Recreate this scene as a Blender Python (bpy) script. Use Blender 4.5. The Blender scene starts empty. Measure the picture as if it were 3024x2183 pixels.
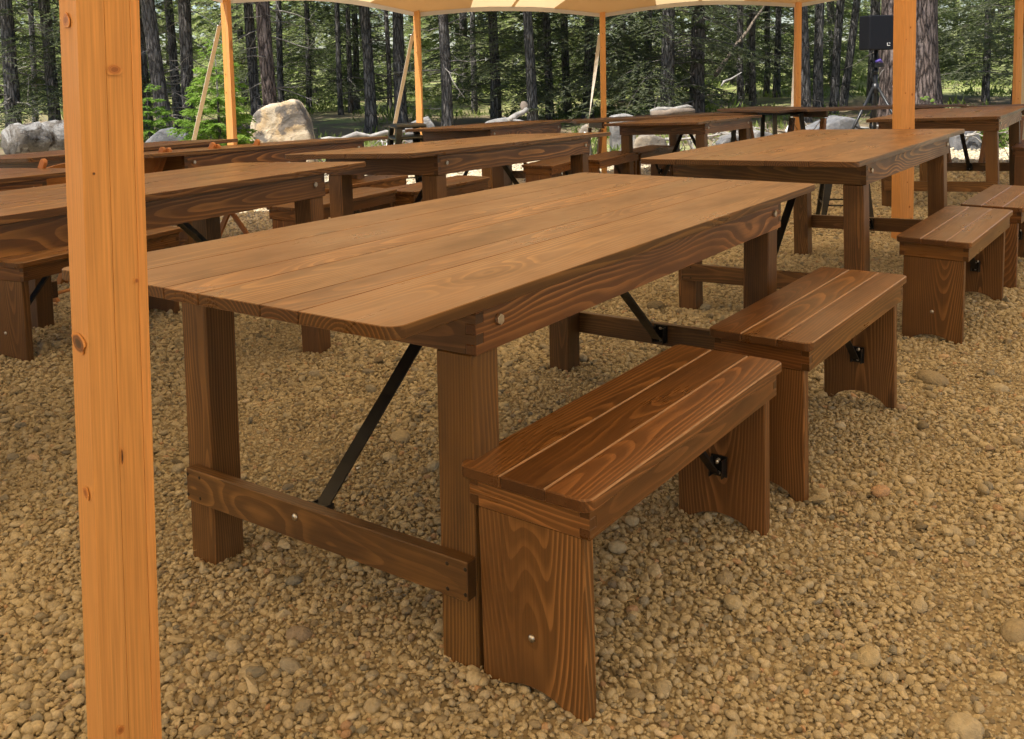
import bpy, bmesh, math, random
import numpy as np
from mathutils import Matrix, Vector, Euler
R = math.radians
random.seed(7); rng = np.random.default_rng(11)
scene = bpy.context.scene
COL = scene.collection

# ------------------------------------------------------------------ camera
FPX, PITCH, ROLL, CAMH, CY = 2808.66, 0.0943, -0.0204, 1.2032, 462.54
PW, PH = 3024, 2183
def cam_basis():
    cp, sp = math.cos(PITCH), math.sin(PITCH)
    f = Vector((0, cp, -sp)); u = Vector((0, sp, cp)); r = Vector((1, 0, 0))
    cr, sr = math.cos(ROLL), math.sin(ROLL)
    return r*cr+u*sr, u*cr-r*sr, f
CR, CU, CF = cam_basis()
cd = bpy.data.cameras.new('camera'); cam = bpy.data.objects.new('camera', cd); COL.objects.link(cam)
cd.sensor_fit = 'HORIZONTAL'; cd.sensor_width = 36; cd.lens = FPX/PW*36
cd.shift_y = (CY-PH/2)/PW
cd.clip_start = 0.05; cd.clip_end = 600
m = Matrix((( CR.x, CU.x, -CF.x, 0), (CR.y, CU.y, -CF.y, 0), (CR.z, CU.z, -CF.z, CAMH), (0, 0, 0, 1)))
cam.matrix_world = m
scene.camera = cam

# ------------------------------------------------------------------ sky and sun
SUN_EL, SUN_AZ = R(64), Vector((-0.62, -0.55))            # towards the sun, horizontally
w = bpy.data.worlds.new('World'); scene.world = w; w.use_nodes = True
nt = w.node_tree; bg = nt.nodes['Background']
sky = nt.nodes.new('ShaderNodeTexSky'); sky.sky_type = 'NISHITA'; sky.sun_disc = False
sky.sun_elevation = SUN_EL; sky.sun_rotation = math.atan2(SUN_AZ.x, SUN_AZ.y)
nt.links.new(sky.outputs[0], bg.inputs[0]); bg.inputs[1].default_value = 0.10; w.cycles.sampling_method = 'MANUAL'; w.cycles.sample_map_resolution = 256
sd = bpy.data.lights.new('sun', 'SUN'); sun = bpy.data.objects.new('sun', sd); COL.objects.link(sun)
sd.energy = 5.0; sd.angle = R(0.6); sd.color = (1.0, 0.95, 0.87)
h = SUN_AZ.normalized()*math.cos(SUN_EL)
sun.rotation_euler = Vector((-h.x, -h.y, -math.sin(SUN_EL))).to_track_quat('-Z', 'Y').to_euler()
sun.location = (-20, -20, 40)
vs = scene.view_settings
vs.view_transform = 'Standard'; vs.look = 'None'; vs.gamma = 1; vs.use_curve_mapping = False
vs.exposure = 0.86
cy = scene.cycles
cy.max_bounces = 5; cy.diffuse_bounces = 3; cy.glossy_bounces = 2; cy.transmission_bounces = 4; cy.transparent_max_bounces = 4
cy.sample_clamp_indirect = 6; cy.use_denoising = True; cy.use_light_tree = False; cy.use_adaptive_sampling = True; cy.adaptive_threshold = .03; cy.caustics_reflective = False; cy.caustics_refractive = False

# ------------------------------------------------------------------ helpers
def ray(px, py):
    return CR*((px-PW/2)/FPX) + CU*(-(py-CY)/FPX) + CF
def at(px, py, Y):
    d = ray(px, py); return Vector((0, 0, CAMH)) + d*(Y/d.y)
def xof(px, Y):            # world x seen at picture column px, near the horizon, at distance Y
    return at(px, 260, Y).x
def smooth(a, b, x):
    t = np.clip((x-a)/(b-a), 0, 1); return t*t*(3-2*t)
def G(x, y):               # lie of the land
    x = np.asarray(x, float); y = np.asarray(y, float)
    z = -0.03*np.clip(y-5, 0, 9) + 0.013*np.clip(x, 0, 8)*smooth(4, 9, y)
    z = z + 0.022*np.clip(y-15, 0, 30)
    return z-.014
def relief(x, y):
    x = np.asarray(x, float); y = np.asarray(y, float)
    return 0.006*np.sin(2.1*x+1.3*y+.4)*np.sin(1.7*y-.9*x) + 0.004*np.sin(5.3*x-2.2*y)*np.sin(4.1*y+2.7*x+1) + 0.0025*np.sin(11*x+3*y)*np.sin(9*y-5*x)
def gz(x, y): return float(G(x, y)+relief(x, y))
def link(name, data, parent=None, M=None):
    o = bpy.data.objects.new(name, data); COL.objects.link(o)
    if parent is not None: o.parent = parent
    if M is not None: o.matrix_local = M
    return o
def tag(o, label=None, cat=None, group=None, kind=None):
    if label: o['label'] = label
    if cat: o['category'] = cat
    if group: o['group'] = group
    if kind: o['kind'] = kind
    return o
def empty(name, M, label, cat, group=None):
    o = link(name, None, None, M); o.empty_display_size = .1
    return tag(o, label, cat, group)
def axes(o, x, y, z=None):
    x = Vector(x).normalized(); y = Vector(y).normalized()
    z = x.cross(y) if z is None else Vector(z)
    return Matrix(((x.x, y.x, z.x, o[0]), (x.y, y.y, z.y, o[1]), (x.z, y.z, z.z, o[2]), (0, 0, 0, 1)))
def pose(x, y, t, z=0, a=0, b=0):
    c, s = math.cos(t), math.sin(t)
    X = Vector((c, s, a)).normalized(); Y = Vector((-s, c, b)); Y = (Y-X*Y.dot(X)).normalized()
    return axes((x, y, z), X, Y)
def finish(bm, name, mat, smoothf=False):
    me = bpy.data.meshes.new(name)
    bmesh.ops.recalc_face_normals(bm, faces=bm.faces)
    bm.to_mesh(me); bm.free()
    if smoothf:
        for p in me.polygons: p.use_smooth = True
    if mat is not None: me.materials.append(mat)
    return me
_mc = {}
def prism(poly, th, mat, bev=.002, edge=None):
    """flat outline in x,y given a thickness in z, its edges eased"""
    k = (tuple((round(a, 4), round(b, 4)) for a, b in poly), round(th, 4), mat.name, bev, edge)
    if k in _mc: return _mc[k]
    bm = bmesh.new()
    lo = [bm.verts.new((a, b, -th/2)) for a, b in poly]; hi = [bm.verts.new((a, b, th/2)) for a, b in poly]
    n = len(poly)
    bm.faces.new(lo[::-1]); bm.faces.new(hi)
    for i in range(n): bm.faces.new((lo[i], lo[(i+1) % n], hi[(i+1) % n], hi[i]))
    if bev:
        bmesh.ops.recalc_face_normals(bm, faces=bm.faces); bm.normal_update()
        es = [e for e in bm.edges if len(e.link_faces) == 2 and e.calc_face_angle() > .6]
        rb_ = bmesh.ops.bevel(bm, geom=es, offset=bev, segments=1, affect='EDGES', profile=.6)
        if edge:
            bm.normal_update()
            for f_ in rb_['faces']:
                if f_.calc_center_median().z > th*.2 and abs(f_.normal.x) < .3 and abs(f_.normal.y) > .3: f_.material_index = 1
    me = finish(bm, 'board', mat); _mc[k] = me
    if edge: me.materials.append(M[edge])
    return me
def rect(l, w): return [(-l/2, -w/2), (l/2, -w/2), (l/2, w/2), (-l/2, w/2)]
def rrect(l, w, rad, corners=(1, 1, 1, 1), n=5):
    out = []
    cs = [(-1, -1, 180), (1, -1, 270), (1, 1, 0), (-1, 1, 90)]
    for (sx, sy, a0), on in zip(cs, corners):
        if not on: out.append((sx*l/2, sy*w/2)); continue
        cx, cyy = sx*(l/2-rad), sy*(w/2-rad)
        for i in range(n+1):
            a = R(a0+90*i/n); out.append((cx+rad*math.cos(a), cyy+rad*math.sin(a)))
    return out
def tube(pts, rads, n=8, cap=True, twist=0.0, wob=0.0, seed=0):
    """verts, faces of a tube along pts"""
    rr = np.random.default_rng(seed)
    pts = [Vector(p) for p in pts]; V = []; F = []
    up = Vector((0.31, .2, 1)).normalized()
    d0 = (pts[1]-pts[0]).normalized()
    ref = Vector((1, 0, 0)) if abs(d0.x) < .8 else Vector((0, 1, 0))
    for i, p in enumerate(pts):
        d = (pts[min(i+1, len(pts)-1)]-pts[max(i-1, 0)]).normalized()
        a = d.cross(ref).normalized(); b = d.cross(a)
        for k in range(n):
            t = 2*math.pi*k/n + twist*i
            r = rads[i]*(1+wob*(rr.random()-.5)*2)
            V.append(tuple(p+a*(r*math.cos(t))+b*(r*math.sin(t))))
    for i in range(len(pts)-1):
        for k in range(n):
            k2 = (k+1) % n
            F.append((i*n+k, i*n+k2, (i+1)*n+k2, (i+1)*n+k))
    if cap:
        F.append(tuple(range(n))[::-1]); F.append(tuple((len(pts)-1)*n+k for k in range(n)))
    return V, F
def mesh_from(name, V, F, mat, sm=False):
    me = bpy.data.meshes.new(name); me.from_pydata(V, [], F); me.update()
    if mat is not None: me.materials.append(mat)
    if sm: me.polygons.foreach_set('use_smooth', [True]*len(me.polygons))
    return me
def join_vf(parts):
    V = []; F = []
    for v, f in parts:
        o = len(V); V += list(v); F += [tuple(i+o for i in q) for q in f]
    return V, F
def box_vf(c, s):
    x, y, z = c; a, b, d = s[0]/2, s[1]/2, s[2]/2
    V = [(x+i*a, y+j*b, z+k*d) for k in (-1, 1) for j in (-1, 1) for i in (-1, 1)]
    return V, [(0, 2, 3, 1), (4, 5, 7, 6), (0, 1, 5, 4), (2, 6, 7, 3), (0, 4, 6, 2), (1, 3, 7, 5)]

# ------------------------------------------------------------------ materials
class NB:
    def __init__(s, name):
        s.m = bpy.data.materials.new(name); s.m.use_nodes = True
        s.t = s.m.node_tree; s.t.nodes.clear()
        s.out = s.t.nodes.new('ShaderNodeOutputMaterial')
    def n(s, ty, **kw):
        o = s.t.nodes.new(ty)
        for k, v in kw.items(): setattr(o, k, v)
        return o
    def set(s, sock, v):
        if isinstance(v, bpy.types.NodeSocket): s.t.links.new(v, sock)
        elif v is not None:
            if sock.type == 'RGBA' and len(v) == 3: v = (*v, 1)
            sock.default_value = v
    def math(s, op, a, b=None, c=None, clamp=False):
        o = s.n('ShaderNodeMath', operation=op, use_clamp=clamp); s.set(o.inputs[0], a)
        if b is not None: s.set(o.inputs[1], b)
        if c is not None: s.set(o.inputs[2], c)
        return o.outputs[0]
    def add(s, a, b): return s.math('ADD', a, b)
    def mul(s, a, b): return s.math('MULTIPLY', a, b)
    def comb(s, x, y, z):
        o = s.n('ShaderNodeCombineXYZ'); s.set(o.inputs[0], x); s.set(o.inputs[1], y); s.set(o.inputs[2], z); return o.outputs[0]
    def sep(s, v):
        o = s.n('ShaderNodeSeparateXYZ'); s.set(o.inputs[0], v); return o.outputs
    def noise(s, v, scale=1, detail=2, rough=.5, dist=0):
        o = s.n('ShaderNodeTexNoise'); s.set(o.inputs['Vector'], v); s.set(o.inputs['Scale'], scale)
        s.set(o.inputs['Detail'], detail); s.set(o.inputs['Roughness'], rough); s.set(o.inputs['Distortion'], dist); return o.outputs['Fac']
    def voro(s, v, scale=1, feature='F1', rand=1.0):
        o = s.n('ShaderNodeTexVoronoi', feature=feature); s.set(o.inputs['Vector'], v); s.set(o.inputs['Scale'], scale)
        s.set(o.inputs['Randomness'], rand); return o
    def step(s, a, b, v):
        o = s.n('ShaderNodeMapRange', interpolation_type='SMOOTHSTEP'); s.set(o.inputs[0], v); s.set(o.inputs[1], a); s.set(o.inputs[2], b); return o.outputs[0]
    def rng(s, v, a, b, c, d):
        o = s.n('ShaderNodeMapRange'); s.set(o.inputs[0], v)
        for i, q in enumerate((a, b, c, d)): s.set(o.inputs[i+1], q)
        return o.outputs[0]
    def mix(s, f, a, b, mode='MIX'):
        o = s.n('ShaderNodeMix', data_type='RGBA', blend_type=mode); s.set(o.inputs[0], f); s.set(o.inputs[6], a); s.set(o.inputs[7], b); return o.outputs[2]
    def ramp(s, f, stops):
        o = s.n('ShaderNodeValToRGB'); s.set(o.inputs[0], f); e = o.color_ramp.elements
        while len(e) > 1: e.remove(e[-1])
        e[0].position = stops[0][0]; e[0].color = (*stops[0][1], 1)
        for p, c in stops[1:]:
            q = e.new(p); q.color = (*c, 1)
        return o.outputs[0]
    def bump(s, h, strength=.3, dist=.01):
        o = s.n('ShaderNodeBump'); s.set(o.inputs['Height'], h); s.set(o.inputs['Strength'], strength); s.set(o.inputs['Distance'], dist); return o.outputs[0]
    def bsdf(s, col, rough=.5, normal=None, metal=0, spec=.5, coat=0, coatr=.2):
        o = s.n('ShaderNodeBsdfPrincipled'); s.set(o.inputs['Base Color'], col); s.set(o.inputs['Roughness'], rough)
        s.set(o.inputs['Metallic'], metal); s.set(o.inputs['Specular IOR Level'], spec)
        s.set(o.inputs['Coat Weight'], coat); s.set(o.inputs['Coat Roughness'], coatr)
        if normal is not None: s.set(o.inputs['Normal'], normal)
        return o.outputs[0]
    def done(s, sh):
        s.t.links.new(sh, s.out.inputs[0]); return s.m

def wood(name, early, late, dark, spacing=.010, rough=.36, contrast=1.0, knots=1.0, blotch=.45, coat=.0, bumps=.12, lateline=.55, slope=.10, varia=.25, knotcol=(.05, .02, .008), sides=None, spec=.5):
    """growth rings cut by the board: local x runs with the grain"""
    b = NB(name)
    co = b.n('ShaderNodeTexCoord').outputs['Object']
    rnd = b.n('ShaderNodeObjectInfo').outputs['Random']
    fr = lambda k: b.math('FRACT', b.mul(rnd, k))
    r2, r3, r4, r5 = fr(17.31), fr(43.7), fr(91.13), fr(7.77)
    nrm = b.n('ShaderNodeTexCoord').outputs['Normal']
    endg = b.step(.6, .85, b.math('ABSOLUTE', b.sep(nrm)[0]))
    x, y, z = b.sep(co)
    X = b.add(x, b.mul(rnd, 23.0))
    yo = b.add(y, b.mul(r2, 9.0)); zo = b.add(z, b.mul(r3, 9.0))
    n1 = b.add(b.noise(b.comb(b.mul(X, 1.3), b.mul(yo, 5), b.mul(zo, 5)), 1, 2, .5), -.5)
    n2 = b.add(b.noise(b.comb(b.add(b.mul(X, 1.5), 31.7), b.mul(yo, 5), b.mul(zo, 5)), 1, 2.4, .5), -.5)
    n3 = b.add(b.noise(b.comb(b.mul(X, 14), b.mul(yo, 45), b.mul(zo, 45)), 1, 2, .5), -.5)
    vo = b.voro(b.comb(b.mul(X, 1.35), b.mul(yo, 5.2), b.mul(b.add(z, r4), 1.5)), 1)
    d = vo.outputs['Distance']
    kx = b.math('SUBTRACT', 1.0, b.step(0.02, .36, d))
    yy = b.add(b.add(y, b.mul(b.add(r4, -.5), .13)), b.add(b.mul(n1, .022), b.mul(n3, .0016)))
    zz = b.add(b.add(b.add(z, .03), b.mul(r5, .05)), b.add(b.mul(x, b.mul(b.add(r3, -.5), slope)), b.add(b.mul(n2, .050), b.mul(n3, .0016))))
    zz = b.add(zz, b.mul(kx, .032*knots))
    rad = b.math('SQRT', b.add(b.mul(yy, yy), b.mul(zz, zz)))
    ring = b.math('FRACT', b.math('DIVIDE', rad, spacing))
    late_f = b.mul(b.step(.40, .90, ring), b.math('SUBTRACT', 1.0, b.step(.94, 1.0, ring)))
    # how strongly the late wood shows varies over the board
    vary = b.rng(b.noise(b.comb(b.mul(X, 1.1), b.mul(yo, 5), b.mul(zo, 5)), 1, 2), .35, .7, .15, 1.0)
    streak = b.noise(b.comb(b.mul(X, 5), b.mul(yo, 260), b.mul(zo, 260)), 1, 2, .6)
    st2 = b.noise(b.comb(b.mul(X, 1.5), b.mul(yo, 40), b.mul(zo, 40)), 1, 3, .6)
    bl = b.noise(b.comb(b.mul(X, 2.2), b.mul(yo, 6), b.mul(zo, 6)), 1, 4, .62)
    col = b.mix(b.mul(b.mul(b.mul(late_f, vary), b.math('SUBTRACT', 1.0, b.mul(endg, .8))), lateline*contrast), early, late)
    col = b.mix(b.mul(endg, .6), col, dark)
    col = b.mix(b.mul(b.step(.46, .74, bl), blotch), col, dark)
    col = b.mix(b.mul(b.step(.45, .75, st2), .35*contrast), col, dark)
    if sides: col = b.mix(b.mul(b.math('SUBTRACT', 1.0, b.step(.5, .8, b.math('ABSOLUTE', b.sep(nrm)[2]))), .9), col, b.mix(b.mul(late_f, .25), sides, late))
    sv = b.rng(streak, .25, .75, .80, 1.16)
    col = b.mix(1.0, col, b.comb(sv, sv, sv), 'MULTIPLY')
    tv = b.rng(r5, 0, 1, 1-varia, 1+varia*.6)
    col = b.mix(1.0, col, b.comb(tv, b.mul(tv, b.rng(r2, 0, 1, .95, 1.03)), b.mul(tv, b.rng(r3, 0, 1, .9, 1.06))), 'MULTIPLY')
    if knots:
        core = b.math('SUBTRACT', 1.0, b.step(.05, .10, d)); pick = b.math('GREATER_THAN', b.sep(vo.outputs['Color'])[0], .45)
        col = b.mix(b.mul(core, b.mul(pick, .75)), col, knotcol)
    hgt = streak
    ro = b.add(b.rng(bl, .3, .7, rough-.05, rough+.09), b.mul(streak, .06))
    return b.done(b.bsdf(col, ro, b.bump(hgt, bumps, .0015), coat=coat, spec=spec))

M = {}
def plain(name, col, rough=.5, metal=0, var=.12, scale=40, bump=0.0, spec=.5):
    b = NB(name); co = b.n('ShaderNodeTexCoord').outputs['Object']
    f = b.noise(co, scale, 3, .6)
    v = b.rng(f, .25, .75, 1-var, 1+var)
    c = b.mix(1.0, (*col, 1), b.comb(v, v, v), 'MULTIPLY')
    return b.done(b.bsdf(c, b.rng(f, .3, .7, max(.05, rough-.08), rough+.08), b.bump(f, bump, .003) if bump else None, metal=metal, spec=spec))
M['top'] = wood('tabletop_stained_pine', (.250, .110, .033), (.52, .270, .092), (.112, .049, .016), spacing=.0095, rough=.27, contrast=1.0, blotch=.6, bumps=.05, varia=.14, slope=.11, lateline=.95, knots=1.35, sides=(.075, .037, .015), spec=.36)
M['apron'] = wood('apron_stained_pine', (.140, .058, .018), (.62, .30, .10), (.070, .030, .011), spacing=.0095, rough=.36, contrast=1.1, blotch=.35, slope=.10, lateline=.85)
M['leg'] = wood('leg_walnut_stain', (.128, .062, .020), (.40, .20, .066), (.034, .017, .007), spacing=.007, rough=.40, blotch=.6, varia=.32, lateline=.7)
M['bench'] = wood('bench_redbrown_stain', (.165, .072, .022), (.49, .225, .074), (.060, .025, .009), spacing=.0062, rough=.27, contrast=.95, blotch=.5, varia=.2, lateline=.68, slope=.10)
M['slab'] = wood('bench_slab_stain', (.140, .064, .021), (.48, .225, .078), (.070, .031, .011), spacing=.0068, rough=.36, contrast=1.0, blotch=.3, varia=.18, slope=.34, lateline=.8)
M['edge_sheen'] = plain('painted_edge_sheen', (.32, .17, .078), .35, 0, .35, 25)  # canopy reflection on the bench plank chamfers, painted in as a paler colour
M['post'] = wood('glulam_pine', (.74, .365, .112), (.61, .255, .066), (.68, .305, .082), spacing=.012, rough=.5, contrast=.6, blotch=.3, varia=.08, knots=.5, bumps=.05, knotcol=(.28, .10, .03))
M['chair'] = wood('chair_wood', (.52, .22, .075), (.62, .30, .11), (.42, .16, .05), spacing=.012, rough=.4, contrast=.5, blotch=.3, knots=.3)
M['board_dark'] = wood('dark_board', (.13, .075, .042), (.24, .14, .07), (.08, .046, .027), spacing=.012, rough=.45)

M['steel'] = plain('black_steel', (.012, .012, .012), .42, 0, .3, 30)
M['zinc'] = plain('zinc_bolt', (.62, .60, .56), .32, 1.0, .15, 90)
M['screw'] = plain('dark_screw', (.03, .02, .012), .5, .3)
M['gunmetal'] = plain('gunmetal', (.055, .055, .052), .34, .55, .2, 14)
M['speaker'] = plain('speaker_black', (.008, .008, .010), .6, 0, .25, 160, .3, .2)
M['grille'] = plain('speaker_grille', (.009, .010, .013), .7, 0, .35, 400, .6, .2)
M['white'] = plain('white_paint', (.75, .74, .72), .5, 0, .1)
M['purple'] = plain('purple_cloth', (.09, .06, .30), .7, 0, .2)
M['red'] = plain('red_plastic', (.45, .03, .025), .4, 0, .15)
M['webbing'] = plain('canvas_webbing', (.80, .71, .57), .85, 0, .12, 120, .25)
M['rope'] = plain('rope', (.52, .46, .36), .9, 0, .25, 200, .5)
def knot_mat(name, core, ring):
    b = NB(name); g = b.n('ShaderNodeTexCoord').outputs['Generated']; x, y, z = b.sep(g)
    dx = b.add(x, -.5); dy = b.add(y, -.5); r = b.math('SQRT', b.add(b.mul(dx, dx), b.mul(dy, dy)))
    n = b.noise(b.n('ShaderNodeTexCoord').outputs['Object'], 160, 3, .6); rr = b.add(r, b.mul(b.add(n, -.5), .12))
    col = b.ramp(rr, [(0, core), (.20, core), (.27, ring), (.33, tuple(.5*(a+c) for a, c in zip(core, ring))), (.37, ring), (.44, (.66, .295, .080)), (.50, (.72, .345, .10))])
    return b.done(b.bsdf(col, .5))
M['knot'] = knot_mat('dark_knot', (.085, .040, .014), (.26, .10, .028))
M['knot_red'] = knot_mat('red_knot', (.34, .12, .030), (.56, .22, .058))
M['cable'] = plain('cable', (.35, .33, .30), .4, .8)

def canvas(name, T, refl, mixf):
    b = NB(name); co = b.n('ShaderNodeTexCoord').outputs['Object']
    f = b.noise(co, 1.1, 4, .6); v = b.rng(f, .3, .7, .93, 1.05)
    tr = b.n('ShaderNodeBsdfTranslucent'); b.set(tr.inputs[0], b.mix(1.0, T, b.comb(v, v, v), 'MULTIPLY'))
    df = b.n('ShaderNodeBsdfDiffuse'); b.set(df.inputs[0], refl)
    mx = b.n('ShaderNodeMixShader'); b.set(mx.inputs[0], mixf); b.set(mx.inputs[1], df.outputs[0]); b.set(mx.inputs[2], tr.outputs[0])
    return b.done(mx.outputs[0])
M['canvas'] = canvas('sailcloth', (.80, .555, .285), (.60, .50, .37), .54)
M['canvas2'] = canvas('sailcloth_doubled', (.56, .385, .21), (.58, .46, .33), .5)
M['hem'] = canvas('sailcloth_hem', (.72, .58, .42), (.70, .62, .52), .45)

def pebble_mat():
    b = NB('river_pebble'); oi = b.n('ShaderNodeObjectInfo').outputs['Random']
    co = b.n('ShaderNodeTexCoord').outputs['Object']
    f = b.noise(b.comb(b.add(b.sep(co)[0], b.mul(oi, 50)), b.sep(co)[1], b.sep(co)[2]), 2.2, 4, .65)
    col = b.ramp(oi, [(0, (.19, .16, .108)), (.08, (.36, .30, .20)), (.26, (.54, .455, .295)), (.5, (.65, .55, .36)), (.66, (.49, .425, .30)), (.8, (.72, .62, .425)), (.9, (.40, .36, .275)), (.955, (.25, .24, .20)), (.985, (.58, .37, .22)), (1.0, (.74, .64, .47))])
    v = b.rng(f, .25, .75, .70, 1.2)
    col = b.mix(1.0, col, b.comb(v, v, v), 'MULTIPLY')
    g = b.noise(b.n('ShaderNodeNewGeometry').outputs['Position'], 1.15, 4, .6)       # dusty and washed patches
    col = b.mix(b.mul(b.step(.5, .68, g), .38), col, (.56, .46, .29)); col = b.mix(b.mul(b.step(.48, .30, g), .22), col, (.30, .27, .215))
    return b.done(b.bsdf(col, .75, b.bump(f, .35, .12), spec=.35))
M['pebble'] = pebble_mat()
def ground_mat():
    b = NB('ground'); g = b.n('ShaderNodeNewGeometry').outputs['Position']
    x, y, z = b.sep(g)
    f1 = b.noise(g, 9, 5, .65); f2 = b.noise(g, .35, 4, .6); f3 = b.noise(g, 55, 3, .6); f4 = b.noise(g, 1.3, 5, .65)
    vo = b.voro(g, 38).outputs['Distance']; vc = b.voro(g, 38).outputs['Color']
    dirt = b.mix(f1, (.27, .215, .135), (.42, .345, .225))
    grav = b.mix(b.sep(vc)[0], (.30, .245, .165), (.50, .425, .31))
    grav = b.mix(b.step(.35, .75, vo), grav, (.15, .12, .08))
    near = b.mix(b.step(6.0, 9.5, y), dirt, grav)
    duff = b.mix(f1, (.13, .095, .055), (.26, .20, .125))
    grass = b.mix(f3, (.15, .18, .055), (.34, .36, .13))
    far = b.mix(b.step(.50, .62, b.add(b.mul(f2, .5), b.mul(f4, .5))), duff, grass)
    far = b.mix(b.mul(b.step(27, 38, b.add(y, b.mul(f2, 10))), b.step(.36, .5, f4)), far, grass)
    edge = b.step(14.6, 17.2, b.add(y, b.mul(b.add(f4, -.5), 3.0)))
    col = b.mix(edge, near, far)
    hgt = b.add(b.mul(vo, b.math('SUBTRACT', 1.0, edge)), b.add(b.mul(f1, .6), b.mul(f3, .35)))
    return b.done(b.bsdf(col, .92, b.bump(hgt, .6, .015), spec=.2))
M['ground'] = ground_mat()
def bark_mat(name, c0, c1, c2, scale=1.0):
    b = NB(name); co = b.n('ShaderNodeTexCoord').outputs['Object']; oi = b.n('ShaderNodeObjectInfo').outputs['Random']
    x, y, z = b.sep(co)
    v = b.comb(b.add(b.mul(x, 17*scale), b.mul(oi, 40)), b.mul(y, 17*scale), b.mul(z, 3.4*scale))
    vv = b.n('ShaderNodeVectorMath', operation='ADD'); nz = b.n('ShaderNodeTexNoise'); b.set(nz.inputs['Vector'], v); b.set(nz.inputs['Scale'], 1.3); b.set(nz.inputs['Detail'], 5); b.set(nz.inputs['Roughness'], .65)
    b.t.links.new(v, vv.inputs[0]); b.t.links.new(nz.outputs['Color'], vv.inputs[1])
    e = b.voro(vv.outputs[0], 1, 'DISTANCE_TO_EDGE').outputs['Distance']
    cel = b.sep(b.voro(vv.outputs[0], 1).outputs['Color'])[0]
    f = b.noise(co, 26*scale, 4, .7); f2 = b.noise(co, 1.1, 3, .6)
    plate = b.mix(b.add(b.mul(cel, .5), b.mul(f, .5)), c1, c2)
    col = b.mix(b.step(-.04, .22, b.add(e, b.mul(b.add(f, -.5), .22))), c0, plate)
    col = b.mix(b.mul(b.step(.5, .75, f2), .5), col, c2)
    hgt = b.add(b.step(0, .3, e), b.mul(f, .4))
    return b.done(b.bsdf(col, .93, b.bump(hgt, .9, .03), spec=.15))
M['bark'] = bark_mat('conifer_bark', (.036, .032, .029), (.135, .122, .112), (.25, .23, .215))
M['bark_pine'] = bark_mat('plated_pine_bark', (.022, .017, .015), (.150, .105, .085), (.270, .215, .190), .8)
M['bark_dark'] = bark_mat('dark_bark', (.030, .028, .026), (.125, .116, .108), (.24, .225, .212))
M['twig'] = plain('dead_twig', (.23, .205, .18), .9, 0, .3, 12)
M['twig_dark'] = plain('dark_twig', (.075, .065, .055), .9, 0, .3, 12)
M['driftwood'] = plain('weathered_deadwood', (.30, .28, .25), .9, 0, .5, 9, .8)
M['deadwood'] = plain('brown_deadwood', (.18, .14, .105), .9, 0, .35, 9, .6)
def leaf(name, c0, c1, tr=.35):
    b = NB(name); g = b.n('ShaderNodeNewGeometry'); oi = b.n('ShaderNodeObjectInfo').outputs['Random']
    f = b.noise(g.outputs['Position'], .9, 3, .6); ri = g.outputs['Random Per Island']
    col = b.mix(b.add(b.mul(b.step(.35, .68, f), .55), b.mul(ri, .45)), c0, c1)
    v = b.rng(oi, 0, 1, .82, 1.18); col = b.mix(1.0, col, b.comb(v, v, v), 'MULTIPLY')
    df = b.n('ShaderNodeBsdfDiffuse'); b.set(df.inputs[0], col)
    tl = b.n('ShaderNodeBsdfTranslucent'); b.set(tl.inputs[0], b.mix(1.0, col, (1.05, 1.25, .7, 1), 'MULTIPLY'))
    mx = b.n('ShaderNodeMixShader'); b.set(mx.inputs[0], tr); b.set(mx.inputs[1], df.outputs[0]); b.set(mx.inputs[2], tl.outputs[0])
    return b.done(mx.outputs[0])
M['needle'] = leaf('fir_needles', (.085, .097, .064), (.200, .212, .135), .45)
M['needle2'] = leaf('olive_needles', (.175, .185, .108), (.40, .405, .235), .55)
M['needle3'] = leaf('fresh_needles', (.13, .225, .045), (.34, .46, .11), .45)
M['weed'] = leaf('undergrowth', (.10, .14, .04), (.30, .33, .12), .4)
def rock_mat(name, c0, c1, c2, sc=1.0):
    b = NB(name); co = b.n('ShaderNodeTexCoord').outputs['Object']
    f = b.noise(co, 2.3*sc, 5, .62, .6); f2 = b.noise(co, 9*sc, 5, .7); f3 = b.noise(co, 2.6*sc, 4, .55)
    col = b.mix(b.step(.40, .62, f), c0, c1)
    col = b.mix(b.mul(b.step(.50, .57, f3), .85), col, c2)
    col = b.mix(b.mul(b.math('SUBTRACT', 1.0, b.step(0.0, .05, b.voro(b.comb(b.add(b.sep(co)[0], b.mul(f, .5)), b.sep(co)[1], b.sep(co)[2]), 2.6*sc, 'DISTANCE_TO_EDGE').outputs['Distance'])), .5), col, c2)
    v = b.rng(f2, .25, .75, .7, 1.2); col = b.mix(1.0, col, b.comb(v, v, v), 'MULTIPLY')
    return b.done(b.bsdf(col, .88, b.bump(b.add(f2, f), .7, .04), spec=.25))
M['rock_tan'] = rock_mat('tan_lichened_rock', (.58, .48, .34), (.50, .35, .19), (.13, .12, .11))
M['rock_grey'] = rock_mat('grey_rock', (.15, .15, .155), (.21, .205, .20), (.10, .10, .10))
M['rock_pale'] = rock_mat('pale_rock', (.28, .27, .255), (.22, .205, .185), (.12, .115, .11))
M['rock_mixed'] = rock_mat('brown_grey_rock', (.24, .21, .17), (.29, .24, .175), (.12, .11, .10))
M['log_lichen'] = rock_mat('lichened_log', (.33, .315, .29), (.06, .045, .032), (.17, .15, .125), 2.4)

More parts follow.
